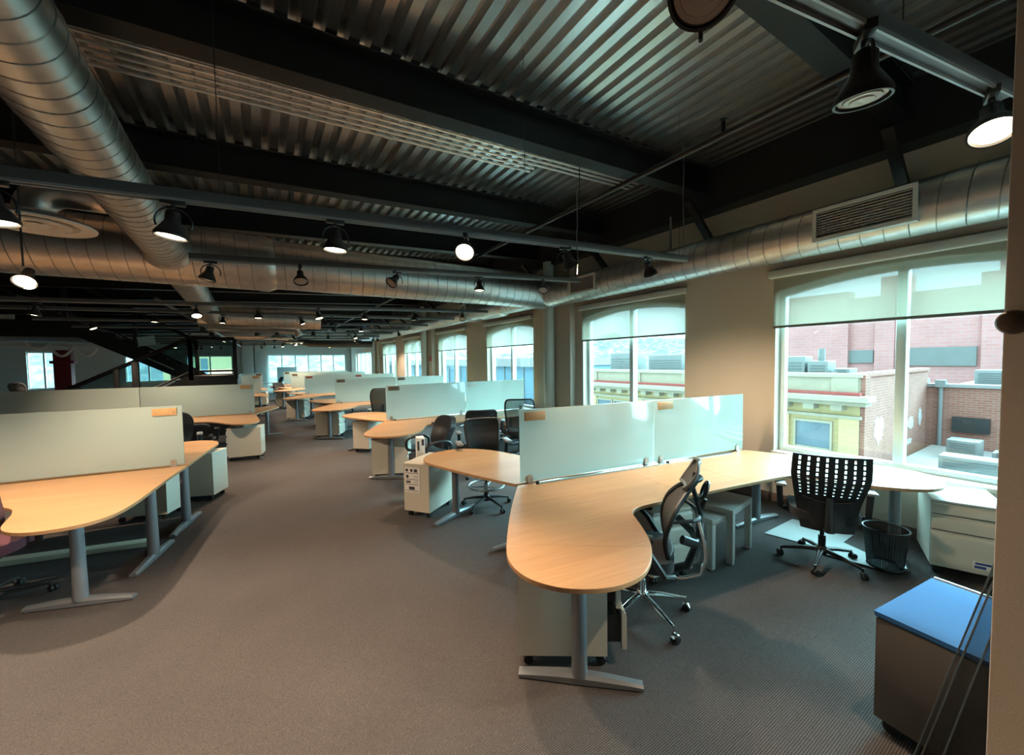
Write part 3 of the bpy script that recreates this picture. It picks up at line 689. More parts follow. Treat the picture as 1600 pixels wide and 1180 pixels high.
def top_piece(t, poly, end):
    # shrink slightly so the joint between panels shows as a fine line
    mb = MB(); mb.prism(poly, ZT-.027, ZT, .0022); o = obj('tabletop', mb, WOODB if end else WOOD, t, 25)
def std_cuts(W, f):
    # seams: end piece left, end piece right, two straight joints
    nx, ny = -.466, .885
    s = 1
    a = V(-.553, -1.0); 
    c1 = (.466*1, .885*1)
    # left end: below the line through (-.553,-1.0) and (.217,-1.406)
    d = V(.770, -.406).normalized(); nrm = V(-d.y, d.x)         # points up
    k = nrm.dot(V(-.553, -1.0))
    return [(nrm.x, nrm.y*f, k, 1), (-nrm.x, nrm.y*f, -nrm.x*W+k, 1), (1, 0, W*.385, 0), (-1, 0, -W*.63, 0)]
STDLEG = lambda W: [(-.24, -1.32, R(-33)), (W+.24, -1.32, R(33)), (.2, -.32, 0), (W-.18, -.3, 0)]
def screen(label, origin, rot, x0, x1, plaque='a', h=.655, group='frosted desk screens', y=0):
    t = thing('desk_screen', label, 'desk screen', (*origin, ZT), R(rot), group)
    obj('panel', MB().ab((x0+.006, y-.007, .018), (x1-.006, y+.007, .018+h), .002), FROST, t)
    for xx in (x0+.10, x1-.10):
        c = MB()
        for s in (-1, 1):
            prof = [(xx-.026, 0), (xx+.026, 0), (xx+.026, .055)]+[(xx+.026*math.cos(a), .055+.026*math.sin(a)) for a in [PI*i/8 for i in range(1, 8)]]+[(xx-.026, .055)]
            c.M = XZY; c.prism(prof, y+s*.008, y+s*.016) if s > 0 else c.prism(prof, y-.016, y-.008); c.M = Matrix.Identity(4)
        c.ab((xx-.026, y-.03, .0), (xx+.026, y+.03, .012), .003); obj('clamp', c, CLIPM, t)
    if plaque:
        m_ = {'a': PLATE, 'd': mat('dark_wooden_plaque', (.13, .09, .05), .5), 'w': WHITEP, 'r': mat('coral_plaque', (.55, .16, .12), .5)}[plaque[0]]
        xa = x0+.05 if len(plaque) == 1 else x1-.26
        pl = MB().ab((xa, y-.020, h-.085), (xa+.21, y-.008, h-.005), .003)
        po = obj('plaque', pl, m_, t)
        obj('screw', MB().lathe([(.006, 0), (.004, .003), (0, .003)], (xa+.03, y-.021, h-.045), 10, Matrix.Rotation(R(90), 4, 'X')).lathe([(.006, 0), (.004, .003), (0, .003)], (xa+.18, y-.021, h-.045), 10, Matrix.Rotation(R(90), 4, 'X')), CLIPM, po)
    return t
def loc2w(origin, rot, x, y):
    c, s = math.cos(R(rot)), math.sin(R(rot)); return V(origin[0]+x*c-y*s, origin[1]+x*s+y*c, 0)

# pods on the window side
PODS = [((1.915, 2.891), -9.1, 2.94, 'window-side pod nearest the viewpoint'), ((1.95, 7.50), -2.0, 3.10, 'second'), ((1.66, 11.6), -4.0, 3.1, 'third'), ((1.25, 15.6), -5.0, 3.1, 'fourth'), ((1.06, 19.8), -5.0, 3.1, 'fifth'), ((.95, 23.8), -5, 3.1, 'sixth')]
for i, (o_, rot, W, nm) in enumerate(PODS):
    on = sym_outline(W, 1); of = sym_outline(W, -1)
    w = 'first' if i == 0 else nm
    cc, ss = math.cos(R(rot)), math.sin(R(rot))
    on = clip(on, cc, -ss, (5.02 if i == 1 else 5.34)-o_[0]); of = clip(of, cc, -ss, 5.34-o_[0])
    desk('beech wave-front desk on the %s window-side pod, the side facing the viewpoint' % w, o_, rot, 1, on, std_cuts(W, 1), STDLEG(W) if i != 1 else STDLEG(W)[:1]+[(W-.55, -1.0, R(40))]+STDLEG(W)[2:])
    desk('beech wave-front desk on the %s window-side pod, the side behind the frosted screens' % w, o_, rot, -1, of, std_cuts(W, -1), STDLEG(W)[:1]+[(W-.30, -1.05, R(60))]+STDLEG(W)[2:])
    h1 = W*.53
    screen('frosted screen at the aisle end of the %s window-side pod' % w, o_, rot, 0, h1, ['a', 'd', 'd', 'r', 'd', 'd'][i])
    screen('frosted screen at the window end of the %s window-side pod' % w, o_, rot, h1, W, ['a', 'w', 'd', 'r', '', ''][i])
    if i < 3:
        r_ = thing('light_gap_strip', 'thin light-gap strip along the foot of the frosted screens on the %s window-side pod' % w, 'light gap strip', (*o_, ZT), R(rot))  # bright metal strip put in for the light gap under the screens
        obj('strip', MB().ab((.16, -.075, .0005), (W-.25, -.02, .006), .002), mat('light_gap_metal', (.62, .64, .64), .22, metal=.9), r_)
        for xx in (.15, h1+.14): obj('grommet', MB().lathe([(.017, 0), (.017, .022), (.012, .026), (0, .026)], (xx, -.06, .0005), 16), DARKP, r_)
# pods across the aisle
L1o, L1r = (-.757, 5.606), -6.8
on = smooth([(.02, -.02), (.0, -.5), (.0, -1.0), (-.005, -1.35), (-.05, -1.58), (-.17, -1.70), (-.38, -1.72), (-.54, -1.65), (-.65, -1.52), (-.71, -1.33), (-.76, -1.16), (-.85, -.98), (-1.0, -.87), (-1.3, -.83), (-2.95, -.83), (-2.95, -.02)], 2, (0, 14, 15))
of = smooth([(.02, .02), (.022, .5), (.03, .9), (.05, 1.2), (.03, 1.42), (-.08, 1.60), (-.3, 1.71), (-.52, 1.66), (-.67, 1.5), (-.75, 1.3), (-.82, 1.1), (-.95, .93), (-1.2, .84), (-2.95, .83), (-2.95, .02)], 2, (0, 13, 14))
desk('beech desk in warm light across the aisle, its rounded end toward the viewpoint', L1o, L1r, 1, on, [], [(-.335, -1.35, R(-13)), (-.01-.09, -.68, R(84)), (-2.6, -.3, 0)])
desk('beech desk across the aisle behind the first long frosted screen', L1o, L1r, -1, of, [], [(-.06, -.16, R(-84)), (-.35, -1.35, R(-15)), (-2.6, -.3, 0)])
screen('long frosted screen in warm light on the desk across the aisle', L1o, L1r, -2.05, 0, 'aa')
screen('frosted screen continuing the long one beyond the picture edge', L1o, L1r, -4.1, -2.05, '')
L2o, L2r = (-.161, 10.45), -9.0
on2 = smooth([(.01, -.02), (.12, -.5), (.22, -.95), (.30, -1.28), (.27, -1.5), (.12, -1.63), (-.08, -1.55), (-.27, -1.34), (-.45, -1.08), (-.62, -.93), (-1.0, -.86), (-1.5, -.84), (-4.2, -.84), (-4.2, -.02)], 2, (0, 12, 13))
of2 = [(x, -y) for x, y in on2]
desk('beech desk below the two-panel frosted screen, second across the aisle', L2o, L2r, 1, on2, [], [(.02, -1.3, R(-20)), (-2.2, -.3, 0)])
desk('beech desk behind the two-panel frosted screen, second across the aisle', L2o, L2r, -1, of2, [], [(.02, -1.3, R(-20)), (-2.2, -.3, 0)])
screen('frosted screen with a wooden plaque, aisle end of the second row across the aisle', L2o, L2r, -1.98, 0, 'aa')
screen('frosted screen without a plaque, second row across the aisle', L2o, L2r, -4.0, -1.98, '')
L3o = (.02, 21.5)
desk('desk beside the stair landing far across the aisle', L3o, -5, 1, on2, [], [(.02, -1.3, R(-20)), (-2.2, -.3, 0)])
screen('frosted screen beside the stair landing far across the aisle', L3o, -5, -1.6, 0, 'dd')
L4o = (.0, 17.6)
desk('desk end just past the stair landing', L4o, -5, 1, on2, [], [(.02, -1.3, R(-20)), (-2.2, -.3, 0)])
screen('frosted screen with a brown plaque just past the stair landing', L4o, -5, -1.6, -.05, 'aa')

# ------------------------------------------------------------------ pedestals
def caster(parent, x, y, r=.029, k=1):
    mb = MB(); 
    for s in (-1, 1): mb.M = Matrix.Translation((x+s*.012, y, r)); mb.lathe([(0, -.009), (r*.85, -.009), (r, -.004), (r, .004), (r*.85, .009), (0, .009)], (0, 0, 0), 18, Matrix.Rotation(R(90), 4, 'Y'))
    mb.M = Matrix.Identity(4); mb.cyl((x, y, r), (x, y, r*2+.012), .008, n=8); mb.ab((x-.012, y-.02, r*1.4), (x+.012, y+.012, r*2.1), .004)
    return obj('caster', mb, RUBBER, parent)
def pedestal(label, loc, rz, w=.40, d=.56, h=.60, drawers=(.115, .145, .25), opened=None, topmat=None, group='cream mobile pedestals', name='mobile_pedestal'):
    t = thing(name, label, 'drawer cabinet', (loc[0], loc[1], 0), R(rz), group)
    z0 = .078
    body = MB(); body.ab((-w/2, -d/2+.03, z0), (w/2, d/2, z0+.02)).ab((-w/2, -d/2+.03, h-.02), (w/2, d/2, h-.004)).ab((-w/2, d/2-.015, z0+.02), (w/2, d/2, h-.02))
    for s in (-1, 1): body.ab((s*w/2, -d/2+.03, z0+.02), (s*(w/2-.015), d/2-.015, h-.02))
    obj('body', body, CREAM, t)
    obj('inner_void', MB().ab((-w/2+.016, -d/2+.06, z0+.021), (w/2-.016, d/2-.016, h-.021)), DARKP, t)
    obj('top', MB().ab((-w/2-.002, -d/2, h-.004), (w/2+.002, d/2+.002, h+.012), .003), topmat or CREAM, t)
    z = h-.008
    for k, dh in enumerate(drawers):
        o = (opened or {}).get(k, 0)
        mb = MB(); z1 = z-dh
        sec = [(-d/2+.028, z1+.004), (-d/2+.004, z1+.004), (-d/2, z1+.008), (-d/2, z-.045), (-d/2+.004, z-.03), (-d/2+.014, z-.02), (-d/2+.014, z-.006), (-d/2+.028, z-.006)]
        mb.M = Matrix(((0, 0, 1, 0), (1, 0, 0, -o), (0, 1, 0, 0), (0, 0, 0, 1))); mb.prism(sec, -w/2+.002, w/2-.002)
        dr = obj('drawer', mb, CREAMD, t)
        if o: obj('drawer_box', MB().ab((-w/2+.03, -d/2+.03-o, z1+.03), (w/2-.03, -d/2+.1, z-.05)), DARKP, dr)
        z = z1
    for sx in (-1, 1):
        for sy in (-1, 1): caster(t, sx*(w/2-.045), sy*(d/2-.06))
    obj('plinth', MB().ab((-w/2+.02, -d/2+.05, .068), (w/2-.02, d/2-.02, z0)), DARKP, t)
    return t
def wpod(i, x, y): return loc2w(PODS[i][0], PODS[i][1], x, y)
pedestal('cream mobile pedestal with its drawers pulled slightly open, under the rounded desk end', (1.575, 1.905), 55.5, h=.635, opened={0: .075, 1: .05, 2: .085})
pedestal('cream mobile pedestal behind the tall ergonomic chair', (2.83, 2.20), -12, h=.60)
PM = pedestal('cream mobile pedestal with a printed notice taped to it', (1.705, 4.60), 126, h=.635, w=.35)
pedestal('cream mobile pedestal in shade behind the silver leg of the second window-side desk', (1.74, 6.38), 65, h=.625)
pedestal('tan lit mobile pedestal under the orange desk end of the second window-side pod', (1.85, 8.55), 135, h=.63, w=.36)
P_ = wpod(2, -.2, -1.05); pedestal('mobile pedestal under the third window-side desk, the side facing the viewpoint', P_, 62, h=.62)
P_ = wpod(2, -.15, 1.1); pedestal('mobile pedestal under the third window-side desk, behind its screens', P_, 130, h=.62)
P_ = wpod(3, -.2, -1.05); pedestal('mobile pedestal under the fourth window-side desk, the side facing the viewpoint', P_, 62, h=.62)
P_ = wpod(3, -.2, 1.05); pedestal('mobile pedestal under the fourth window-side desk, behind its screens', P_, 130, h=.62)
P_ = wpod(4, -.2, -1.05); pedestal('mobile pedestal under the fifth window-side desk, the side facing the viewpoint', P_, 62, h=.62)
P_ = wpod(4, -.2, 1.05); pedestal('mobile pedestal under the fifth window-side desk, behind its screens', P_, 130, h=.62)
pedestal('cream pedestal with one bright side at the aisle, behind the silver desk legs', (-.80, 6.86), 247.5, h=.64, w=.36)
pedestal('darker cream pedestal deep under the desk across the aisle', (-1.20, 6.35), 247.5, h=.62, w=.36)
pedestal('cream pedestal standing clear in the aisle below the two-panel frosted screen', (-.31, 9.21), 260, h=.615)
pedestal('cream pedestal beside the stair landing far across the aisle', (-.12, 20.2), 80, h=.62)
# cabinet by the window, with sticker
CB = pedestal('white-topped cream drawer cabinet below the large window, with a blue sticker', (5.03, .72), -70.7, w=.42, d=.56, h=.62, drawers=(.10, .135, .31), topmat=WHITEL, name='drawer_cabinet')
obj('sticker', MB().ab((.03, -.282, .115), (.17, -.2805, .175)), PAPER, CB); obj('sticker_print', MB().ab((.04, -.2826, .15), (.16, -.282, .168)).ab((.036, -.2826, .12), (.10, -.282, .142)), STICK, CB)
# pedestal with blue cushion
BL = thing('cushion_pedestal', 'grey mobile pedestal with a blue cushion top, beside the beige wall end', 'drawer cabinet', (2.755, .372, 0), R(-7.5))
b = MB().ab((-.31, -.20, .075), (.31, .20, .575), .006); obj('body', b, mat('taupe_cabinet_paint', (.12, .10, .088), .45), BL)
def cush(u, v):
    x = -.315+.63*u; y_ = -.205+.41*v; return V(x, y_, .60+.022*math.sin(PI*u)**.6*math.sin(PI*v)**.3), V(0, 0, 1)
b = MB(); b.ab((-.315, -.205, .577), (.315, .205, .600), .008); b.shell(cush, 24, 12, .008); obj('cushion', b, BLUEC, BL)
obj('cushion_rail', MB().ab((.317, -.2, .575), (.333, .2, .612), .003), WHITEP, BL)
for sx in (-1, 1):
    for sy in (-1, 1): caster(BL, sx*.25, sy*.15, .032)
# notice on the pedestal: heading marks, crest row, IBM line
nt_ = MB().ab((.155, .2825, .30), (-.055, .284, .60)); NO = obj('notice', nt_, PAPER, PM)
mk = MB()
def bar(x0, z0, x1, z1): mk.ab((-x0, .2842, z0), (-x1, .2848, z1))
for x_ in (.125, .06): mk.lathe([(.0, 0), (.019, .0), (.019, .0006), (0, .0006)], (x_, .2842, .565), 16, Matrix.Rotation(R(-90), 4, 'X'))
bar(-.025, .545, .02, .585); mk.lathe([(.0, 0), (.020, .0), (.020, .0006), (0, .0006)], (.12, .2842, .49), 16, Matrix.Rotation(R(-90), 4, 'X'))
for zz in (.53, .455, .395, .322): bar(-.145, zz, .035, zz+.006)
bar(-.10, .335, -.02, .372); obj('notice_print', mk, INK, NO)
tc = bpy.data.curves.new('notice_lettering', 'FONT'); tc.body = 'IBM'; tc.size = .042; tc.extrude = .0004; tc.offset = .0012
to = bpy.data.objects.new('lettering_source', tc); COL.objects.link(to); bpy.context.view_layer.update()
tm = bpy.data.meshes.new_from_object(to.evaluated_get(bpy.context.evaluated_depsgraph_get())); bpy.data.objects.remove(to); bpy.data.curves.remove(tc)
to = bpy.data.objects.new('notice_lettering', tm); COL.objects.link(to); to.parent = NO; to.rotation_euler = (R(90), 0, R(180)); to.location = (.142, .2846, .413); tm.materials.clear(); tm.materials.append(INK)
g_ = MB(); [g_.ab((-.03, .2842, z_), (.03, .2846, z_+.004)) for z_ in (.415, .425, .435, .48, .49, .50)]; obj('notice_fine_print', g_, GREYINK, NO)
mf = thing('magazine_file', 'white upright paper file with dark streaks, standing behind the notice pedestal', 'file box', (1.72, 4.98, 0), R(-12))
obj('box', MB().ab((-.05, -.13, .0), (.05, .13, .30), .003).ab((-.05, -.13, .30), (.05, .03, .86), .003), PAPER, mf)
obj('streaks', MB().ab((.0505, -.12, .72), (.052, -.09, .84)).ab((.0505, -.05, .66), (.052, -.03, .80)).ab((-.045, -.132, .70), (-.02, -.1305, .82)).ab((.01, -.132, .76), (.04, -.1305, .84)), INK, mf)

# ------------------------------------------------------------------ chairs (front is +y)
def face_rz(fx, fy): return math.atan2(-fx, fy)
def star_base(t, mt, R0=.31, z=.105, cast=RUBBER, hood=None, ph=0):
    b = MB()
    b.lathe([(.0, z-.03), (.036, z-.03), (.042, z), (.04, z+.03), (.03, z+.045), (0, z+.045)], n=20)
    for k in range(5):
        a = ph+2*PI*k/5; d = V(math.cos(a), math.sin(a), 0)
        b.tube([d*.02+V(0, 0, z+.012), d*.15+V(0, 0, z+.0), d*(R0-.01)+V(0, 0, z-.032)], [.024, .020, .013], 10, sx=1, sy=.85)
        b.cyl(d*(R0-.012)+V(0, 0, z-.02), d*(R0-.012)+V(0, 0, .052), .009, n=8)
    base = obj('star_base', b, mt, t)
    for k in range(5):
        a = ph+2*PI*k/5; d = V(math.cos(a), math.sin(a), 0)*R0; r = .028
        c = MB(); ra = a+.6+k*.9
        for s in (-1, 1):
            c.M = Matrix.Translation((d.x, d.y, r)) @ Matrix.Rotation(ra, 4, 'Z') @ Matrix.Translation((s*.014, -.008, 0)) @ Matrix.Rotation(R(90), 4, 'Y')
            c.lathe([(0, -.011), (r*.8, -.011), (r, -.006), (r, .006), (r*.8, .011), (0, .011)], n=18)
        c.M = Matrix.Identity(4)
        co = obj('caster', c, cast, base)
        if hood:
            h = MB(); h.M = Matrix.Translation((d.x, d.y, r)) @ Matrix.Rotation(ra, 4, 'Z')
            h.tube([V(0, -.008+.03*math.cos(q), .03*math.sin(q)) for q in [R(20+i*20) for i in range(8)]], .011, 8, sx=1.8, sy=.4); obj('caster_hood', h, hood, base)
    return base
def column(t, z0, z1, mt=DARKP):
    obj('gas_lift', MB().lathe([(.028, z0), (.028, (z0+z1)/2), (.017, (z0+z1)/2), (.017, z1)], n=18), mt, t)
def seat(t, z, w=.50, d=.48, mt=BFAB, y=.03, th=.075):
    def f(u, v):
        x, yy = -1+2*u, -1+2*v; r = (abs(x)**4+abs(yy)**4)**.25
        m_ = max(abs(x), abs(yy)); k = m_/r if r > 1e-6 else 1
        return V(x*k*w/2, y+yy*k*d/2, z+.018*x*x-.012*max(0, yy)**3-.02*max(0, m_-.85)), V(0, 0, 1)
    obj('seat', MB().shell(f, 18, 18, th), mt, t, 50)
    obj('seat_pan', MB().box((0, y, z-.06), (w*.55, d*.6, .05), .015).box((0, y-.02, z-.095), (.14, .2, .05), .012), DARKP, t)
def arms(t, z, w=.31, style='t', y=0, mt=DARKP, pad=GREYP):
    for s in (-1, 1):
        a = MB()
        if style == 't':
            a.tube([(s*(w-.06), y-.0, z-.24), (s*w, y-.0, z-.22), (s*(w+.012), y-.0, z-.02)], [.018, .02, .022], 10, sx=.8, sy=1.2)
            o = obj('armrest', a, mt, t)
            obj('arm_pad', MB().box((s*(w+.005), y+.04, z), (.085, .25, .028), .013), pad, o)
        elif style == 'loop':
            pts = []
            for i in range(22):
                q = 2*PI*i/22; pts.append((s*w, y+.03+.19*math.copysign(abs(math.cos(q))**.7, math.cos(q)), z-.10+.105*math.copysign(abs(math.sin(q))**.7, math.sin(q))))
            a.tube(pts, .021, 10, closed=True); obj('armrest', a, mt, t)
def back_fn(w, h, z, y, lean=.14, curve=.05, top=1.0, bot=.8, lum=.03):
    def f(u, v):
        s = -1+2*u; ww = w/2*(bot+(1-bot)*min(1, v*1.4))*(1 if v < .7 else 1-(1-top)*((v-.7)/.3)**2)
        yy = y-lean*v+lum*math.sin(PI*min(1, v*1.6))+curve*s*s
        nrm = V(-s*curve*1.6, 1, lean*.9).normalized(); return V(s*ww, yy, z+h*v), nrm
    return f
def back_frame(t, f, th=.032, mesh=MESHK, fmat=DARKP, name='backrest_frame'):
    pts = []; n = 12
    for i in range(n): pts.append(f(i/n, 0)[0])
    for i in range(n): pts.append(f(1, i/n)[0])
    for i in range(n): pts.append(f(1-i/n, 1)[0])
    for i in range(n): pts.append(f(0, 1-i/n)[0])
    # round the corners by averaging
    P = pts
    for _ in range(2): P = [(P[i-1]+P[i]*2+P[(i+1) % len(P)])/4 for i in range(len(P))]
    o = obj('backrest', MB().tube(P, th/2, 8, closed=True), fmat, t)
    obj('back_mesh', MB().shell(lambda u, v: f(.03+.94*u, .03+.94*v), 14, 16, .004), mesh, o); return o
def spine(t, z0, f, v1=.45, mt=DARKP, y0=-.12):
    p = f(.5, v1)[0]; obj('back_support', MB().tube([(0, y0, z0), (0, p.y-.07, z0+.02), (0, p.y-.055, z0+.13), (0, p.y-.025, p.z)], [.024, .024, .02, .014], 10, sx=1.5, sy=.6), mt, t)
CHG = 'office swivel chairs'
def chair(label, loc, face, sz=.47, bw=.46, bh=.52, bz=.13, arm='t', back='mesh', base=DARKP, fab=BFAB, mesh=MESHK, name='office_chair', ring=False, az=.66, ph=.3, colmat=DARKP, fmat=DARKP, hood=None, R0=.31, top=.9, lean=.13, trim=None, ay=0):
    t = thing(name, label, 'office chair', (loc[0], loc[1], 0), face_rz(*face), CHG)
    star_base(t, base, R0, hood=hood, ph=ph); column(t, .12, sz-.08, colmat)
    seat(t, sz, mt=fab)
    f = back_fn(bw, bh, sz+bz, -.20, lean, top=top)
    if back == 'mesh': back_frame(t, f, mesh=mesh, fmat=fmat)
    elif back == 'pad':
        def g(u, v):
            x, y_ = -1+2*u, -1+2*v; r = (abs(x)**3.5+abs(y_)**3.5)**(1/3.5); m_ = max(abs(x), abs(y_)); k = m_/r if r > 1e-6 else 1
            p, q = f(.5+.5*x*k, .5+.5*y_*k); return p-q*(.02*max(0, m_-.8)), q
        b = obj('backrest', MB().shell(g, 18, 18, .075), fab, t, 50)
        obj('back_shell', MB().shell(lambda u, v: (g(.04+.92*u, .04+.92*v)[0]-g(u, v)[1]*.045, g(u, v)[1]), 14, 14, .014), MAROON if fab is MAROON else DARKP, b)
        if fab is LEATH: obj('back_seam', MB().tube([f(.04+.92*i/10, .36)[0]-f(.04+.92*i/10, .36)[1]*.054 for i in range(11)], .003, 6), DARKP, b)
    elif back == 'slots':
        us = [0]; 
        for k in range(8): us += [us[-1]+.78, us[-1]+.78+.30]
        us += [us[-1]+.78]; us = [q/us[-1] for q in us]
        vv = [0, .06, .14, .22, .30, .38, .44]; hole = []
        z = .44
        for k in range(9):
            hgt = .026+.0035*k; vv += [z+.026]; hole.append(len(vv)-1); vv += [z+.026+hgt]; z += .026+hgt
        sc = (1-.45-.028)/(z-.44); vv = [q if q <= .44 else .45+(q-.44)*sc for q in vv]+[1]
        sk = lambda i, j: (i % 2 == 1) and (j in hole) and 1 <= i <= 15
        g = back_fn(bw, bh, sz+bz, -.22, lean, curve=.045, top=.97, bot=.68, lum=.05)
        b = obj('backrest', MB().shell(g, us, vv, .014, sk), DARKP, t, 50)
        obj('lumbar_panel', MB().shell(lambda u, v: (g(.2+.6*u, .04+.34*v)[0]-g(.5, .2)[1]*.018, g(u, v)[1]), 10, 6, .012), DARKP, b)
        obj('lumbar_bar', MB().tube([g(.12+.76*i/8, .42-.05*math.sin(PI*i/8))[0]-V(0, .015, 0) for i in range(9)], .008, 6), DARKP, b)
        f = g
    if trim: obj('top_trim', MB().tube([f(.08+.84*i/10, 1)[0]+V(0, -.006, .006) for i in range(11)], .008, 8), trim, t)
    spine(t, sz-.09, f)
    if arm: arms(t, az, style=arm, y=ay)
    if ring:
        r = MB(); r.tube([(.225*math.cos(2*PI*i/28), .225*math.sin(2*PI*i/28), .27) for i in range(28)], .013, 8, closed=True)
        for k in range(3): r.cyl((.02*math.cos(k*2.09), .02*math.sin(k*2.09), .25), (.22*math.cos(k*2.09), .22*math.sin(k*2.09), .27), .008, n=8)
        r.lathe([(.035, .22), (.035, .29), (.028, .30)], n=18); obj('foot_ring', r, mat('grey_foot_ring', (.42, .42, .42), .35, metal=.6), t)
    return t
chair('black task chair whose tall plastic back is pierced by rows of slots', (4.16, 1.40), (.88, .47), sz=.46, bw=.53, bh=.67, bz=-.10, back='slots', az=.68, ph=-.62, top=.97, lean=.12)
chair('drafting stool with a grey metal foot ring and square black mesh back', (2.34, 4.30), (-.28, -.96), sz=.56, bw=.45, bh=.46, bz=.06, ring=True, ay=-.16, az=.80, name='drafting_stool', ph=.75, top=1, trim=mat('pink_grey_trim', (.45, .36, .33), .5), lean=.06)
chair('black leather chair with closed loop arms', (2.02, 5.40), (-.93, -.15), sz=.46, bw=.48, bh=.48, bz=.09, back='pad', arm='loop', fab=LEATH, az=.72, ph=.2, top=.95)
chair('black mesh chair with a flared square back, behind the drafting stool', (2.90, 5.55), (.30, .95), sz=.49, bw=.47, bh=.50, bz=.09, az=.70, ph=.1, top=1.0, base=CHROME)
chair('tall black chair with a see-through mesh back, at the window', (4.02, 6.05), (.52, .85), sz=.50, bw=.54, bh=.60, bz=.04, mesh=MESHT, az=.72, top=.93)
chair('black framed chair with a grey mesh back, beside the second frosted screen', (2.38, 9.35), (.25, .95), sz=.52, bw=.56, bh=.66, bz=.06, mesh=make_mesh('grey_blue_chair_mesh', (.07, .09, .09), .8), az=.74, top=.85)
chair('navy fabric chair half hidden by the third frosted screen', (2.55, 14.1), (-.3, .95), sz=.50, bw=.5, bh=.62, bz=.06, back='pad', fab=NAVY, az=.70)
chair('maroon fabric chair tucked under the warm-lit desk', (-1.86, 4.66), (.10, .99), sz=.47, bw=.46, bh=.50, bz=.08, back='pad', fab=MAROON, az=.68, ph=.25, R0=.34)
chair('black chair peeping out behind the long warm-lit frosted screen', (-1.24, 8.35), (-.1, .95), sz=.48, bw=.5, bh=.56, bz=.06, back='pad', az=.68)
chair('black chair under the desk below the two-panel frosted screen', (-1.1, 9.55), (-.1, .95), sz=.42, bw=.44, bh=.30, bz=.02, back='pad', az=.60)
chair('black chair at the small table by the far windows', (.68, 26.6), (-.9, -.2), sz=.48, bw=.5, bh=.5, bz=.08, back='pad', az=.68)
chair('black chair at the aisle end of the fifth window-side desk', (.75, 20.9), (.5, -.8), sz=.48, bw=.5, bh=.4, bz=.08, back='pad', az=.68)
for i, (x, y, s) in enumerate(((-8.9, 26.0, 'a wide flat back, beyond the stair'), (-8.0, 26.5, 'its arms raised, beyond the stair'), (-7.2, 25.8, 'a rounded back, in front of the red column'))):
    chair('dark chair with %s' % s, (x, y), (.2, .9) if i != 1 else (-.9, .3), sz=.52, bw=.56, bh=.62, bz=.05, back='pad', az=.74)

# tall ergonomic chair with headrest, seen edge-on
EC = thing('ergonomic_chair', 'tall ergonomic chair with mesh headrest and polished five-star base, half under the near desk', 'office chair', (2.265, 1.83, 0), face_rz(-.62, .78), CHG)
star_base(EC, CHROME, .33, z=.13, hood=CHROME, ph=R(2)); column(EC, .14, .36, CHROME); seat(EC, .45, w=.52, d=.48, mt=BFAB)
def eb(u, v):
    s = -1+2*u; w = .200*(.72+.55*math.sin(PI*min(1, v*1.05))) * (1 if v < .62 else 1-.55*((v-.62)/.38))
    y = -.20-.10*v+.06*math.sin(PI*v*1.25)+.03*s*s-.05*max(0, v-.75)*3; return V(s*w, y, .50+.52*v), V(-s*.2, 1, .1).normalized()
bk = obj('backrest', MB().shell(eb, 16, 20, .006), MESHG, EC, 50)
pts = [eb(0, i/14)[0] for i in range(15)]+[eb(i/8, 1)[0] for i in range(1, 8)]+[eb(1, 1-i/14)[0] for i in range(15)]+[eb(1-i/8, 0)[0] for i in range(1, 8)]
obj('back_rim', MB().tube(pts, .016, 8, closed=True, sx=1, sy=1.3), DARKP, bk)
def hd(u, v):
    s = -1+2*u; w = .15*math.sin(PI*(.18+.72*v))**.6; return V(s*w, -.285-.07*math.sin(PI*v*.55)-.02*v+.02*s*s, .97+.17*v), V(0, 1, .3).normalized()
hr = obj('headrest', MB().shell(hd, 12, 12, .006), MESHG, EC, 50)
pts = [hd(0, i/10)[0] for i in range(11)]+[hd(i/6, 1)[0] for i in range(1, 6)]+[hd(1, 1-i/10)[0] for i in range(11)]+[hd(1-i/6, 0)[0] for i in range(1, 6)]
obj('headrest_rim', MB().tube(pts, .012, 8, closed=True), GREYP, hr)
sp = MB(); sp.tube([(0, -.14, .33), (0, -.30, .40), (0, -.37, .60), (0, -.38, .78), (0, -.33, .96), (0, -.34, 1.06)], [.030, .032, .026, .024, .020, .014], 10, sx=1.3, sy=.8); obj('spine', sp, DARKP, EC)
gr = MB(); gr.tube([(.055*math.cos(q), -.405-.02*math.sin(q), .94+.055*math.sin(q)) for q in [2*PI*i/18 for i in range(18)]], .013, 8, closed=True); gr.tube([(0, -.38, .80), (0, -.41, .88)], .016, 8); obj('grip_loop', gr, DARKP, EC)
yk = MB()
for s in (-1, 1): yk.tube([(0, -.37, .76), (s*.10, -.36, .77), (s*.19, -.31, .79), tuple(eb(0 if s < 0 else 1, .55)[0])], [.017, .015, .013, .011], 8)
obj('back_yoke', yk, DARKP, EC)
rd = MB()
for s in (-1, 1): rd.tube([(s*.10, -.36, .76), (s*.12, -.39, .64), (s*.12, -.40, .52), (s*.10, -.37, .40), (s*.07, -.27, .34), (s*.05, -.12, .335)], .013, 8)
obj('tilt_rods', rd, CHROME, EC)
lb = MB(); lb.tube([(-.19, -.25, .66), (-.1, -.34, .60), (0, -.36, .585), (.1, -.34, .60), (.19, -.25, .66)], .02, 8, sx=1, sy=1.5); obj('lumbar_band', lb, DARKP, EC)
for s in (-1, 1):
    a = MB(); a.tube([(s*.20, -.20, .40), (s*.29, -.14, .44), (s*.30, -.04, .60), (s*.295, .02, .665)], [.022, .022, .02, .018], 10); ao = obj('armrest', a, DARKP, EC)
    pd = MB(); pd.box((s*.29, .06, .68), (.09, .27, .03), .014); obj('arm_pad', pd, DARKP, ao)
obj('mechanism', MB().box((0, -.05, .36), (.17, .30, .075), .02), CHROME, EC)

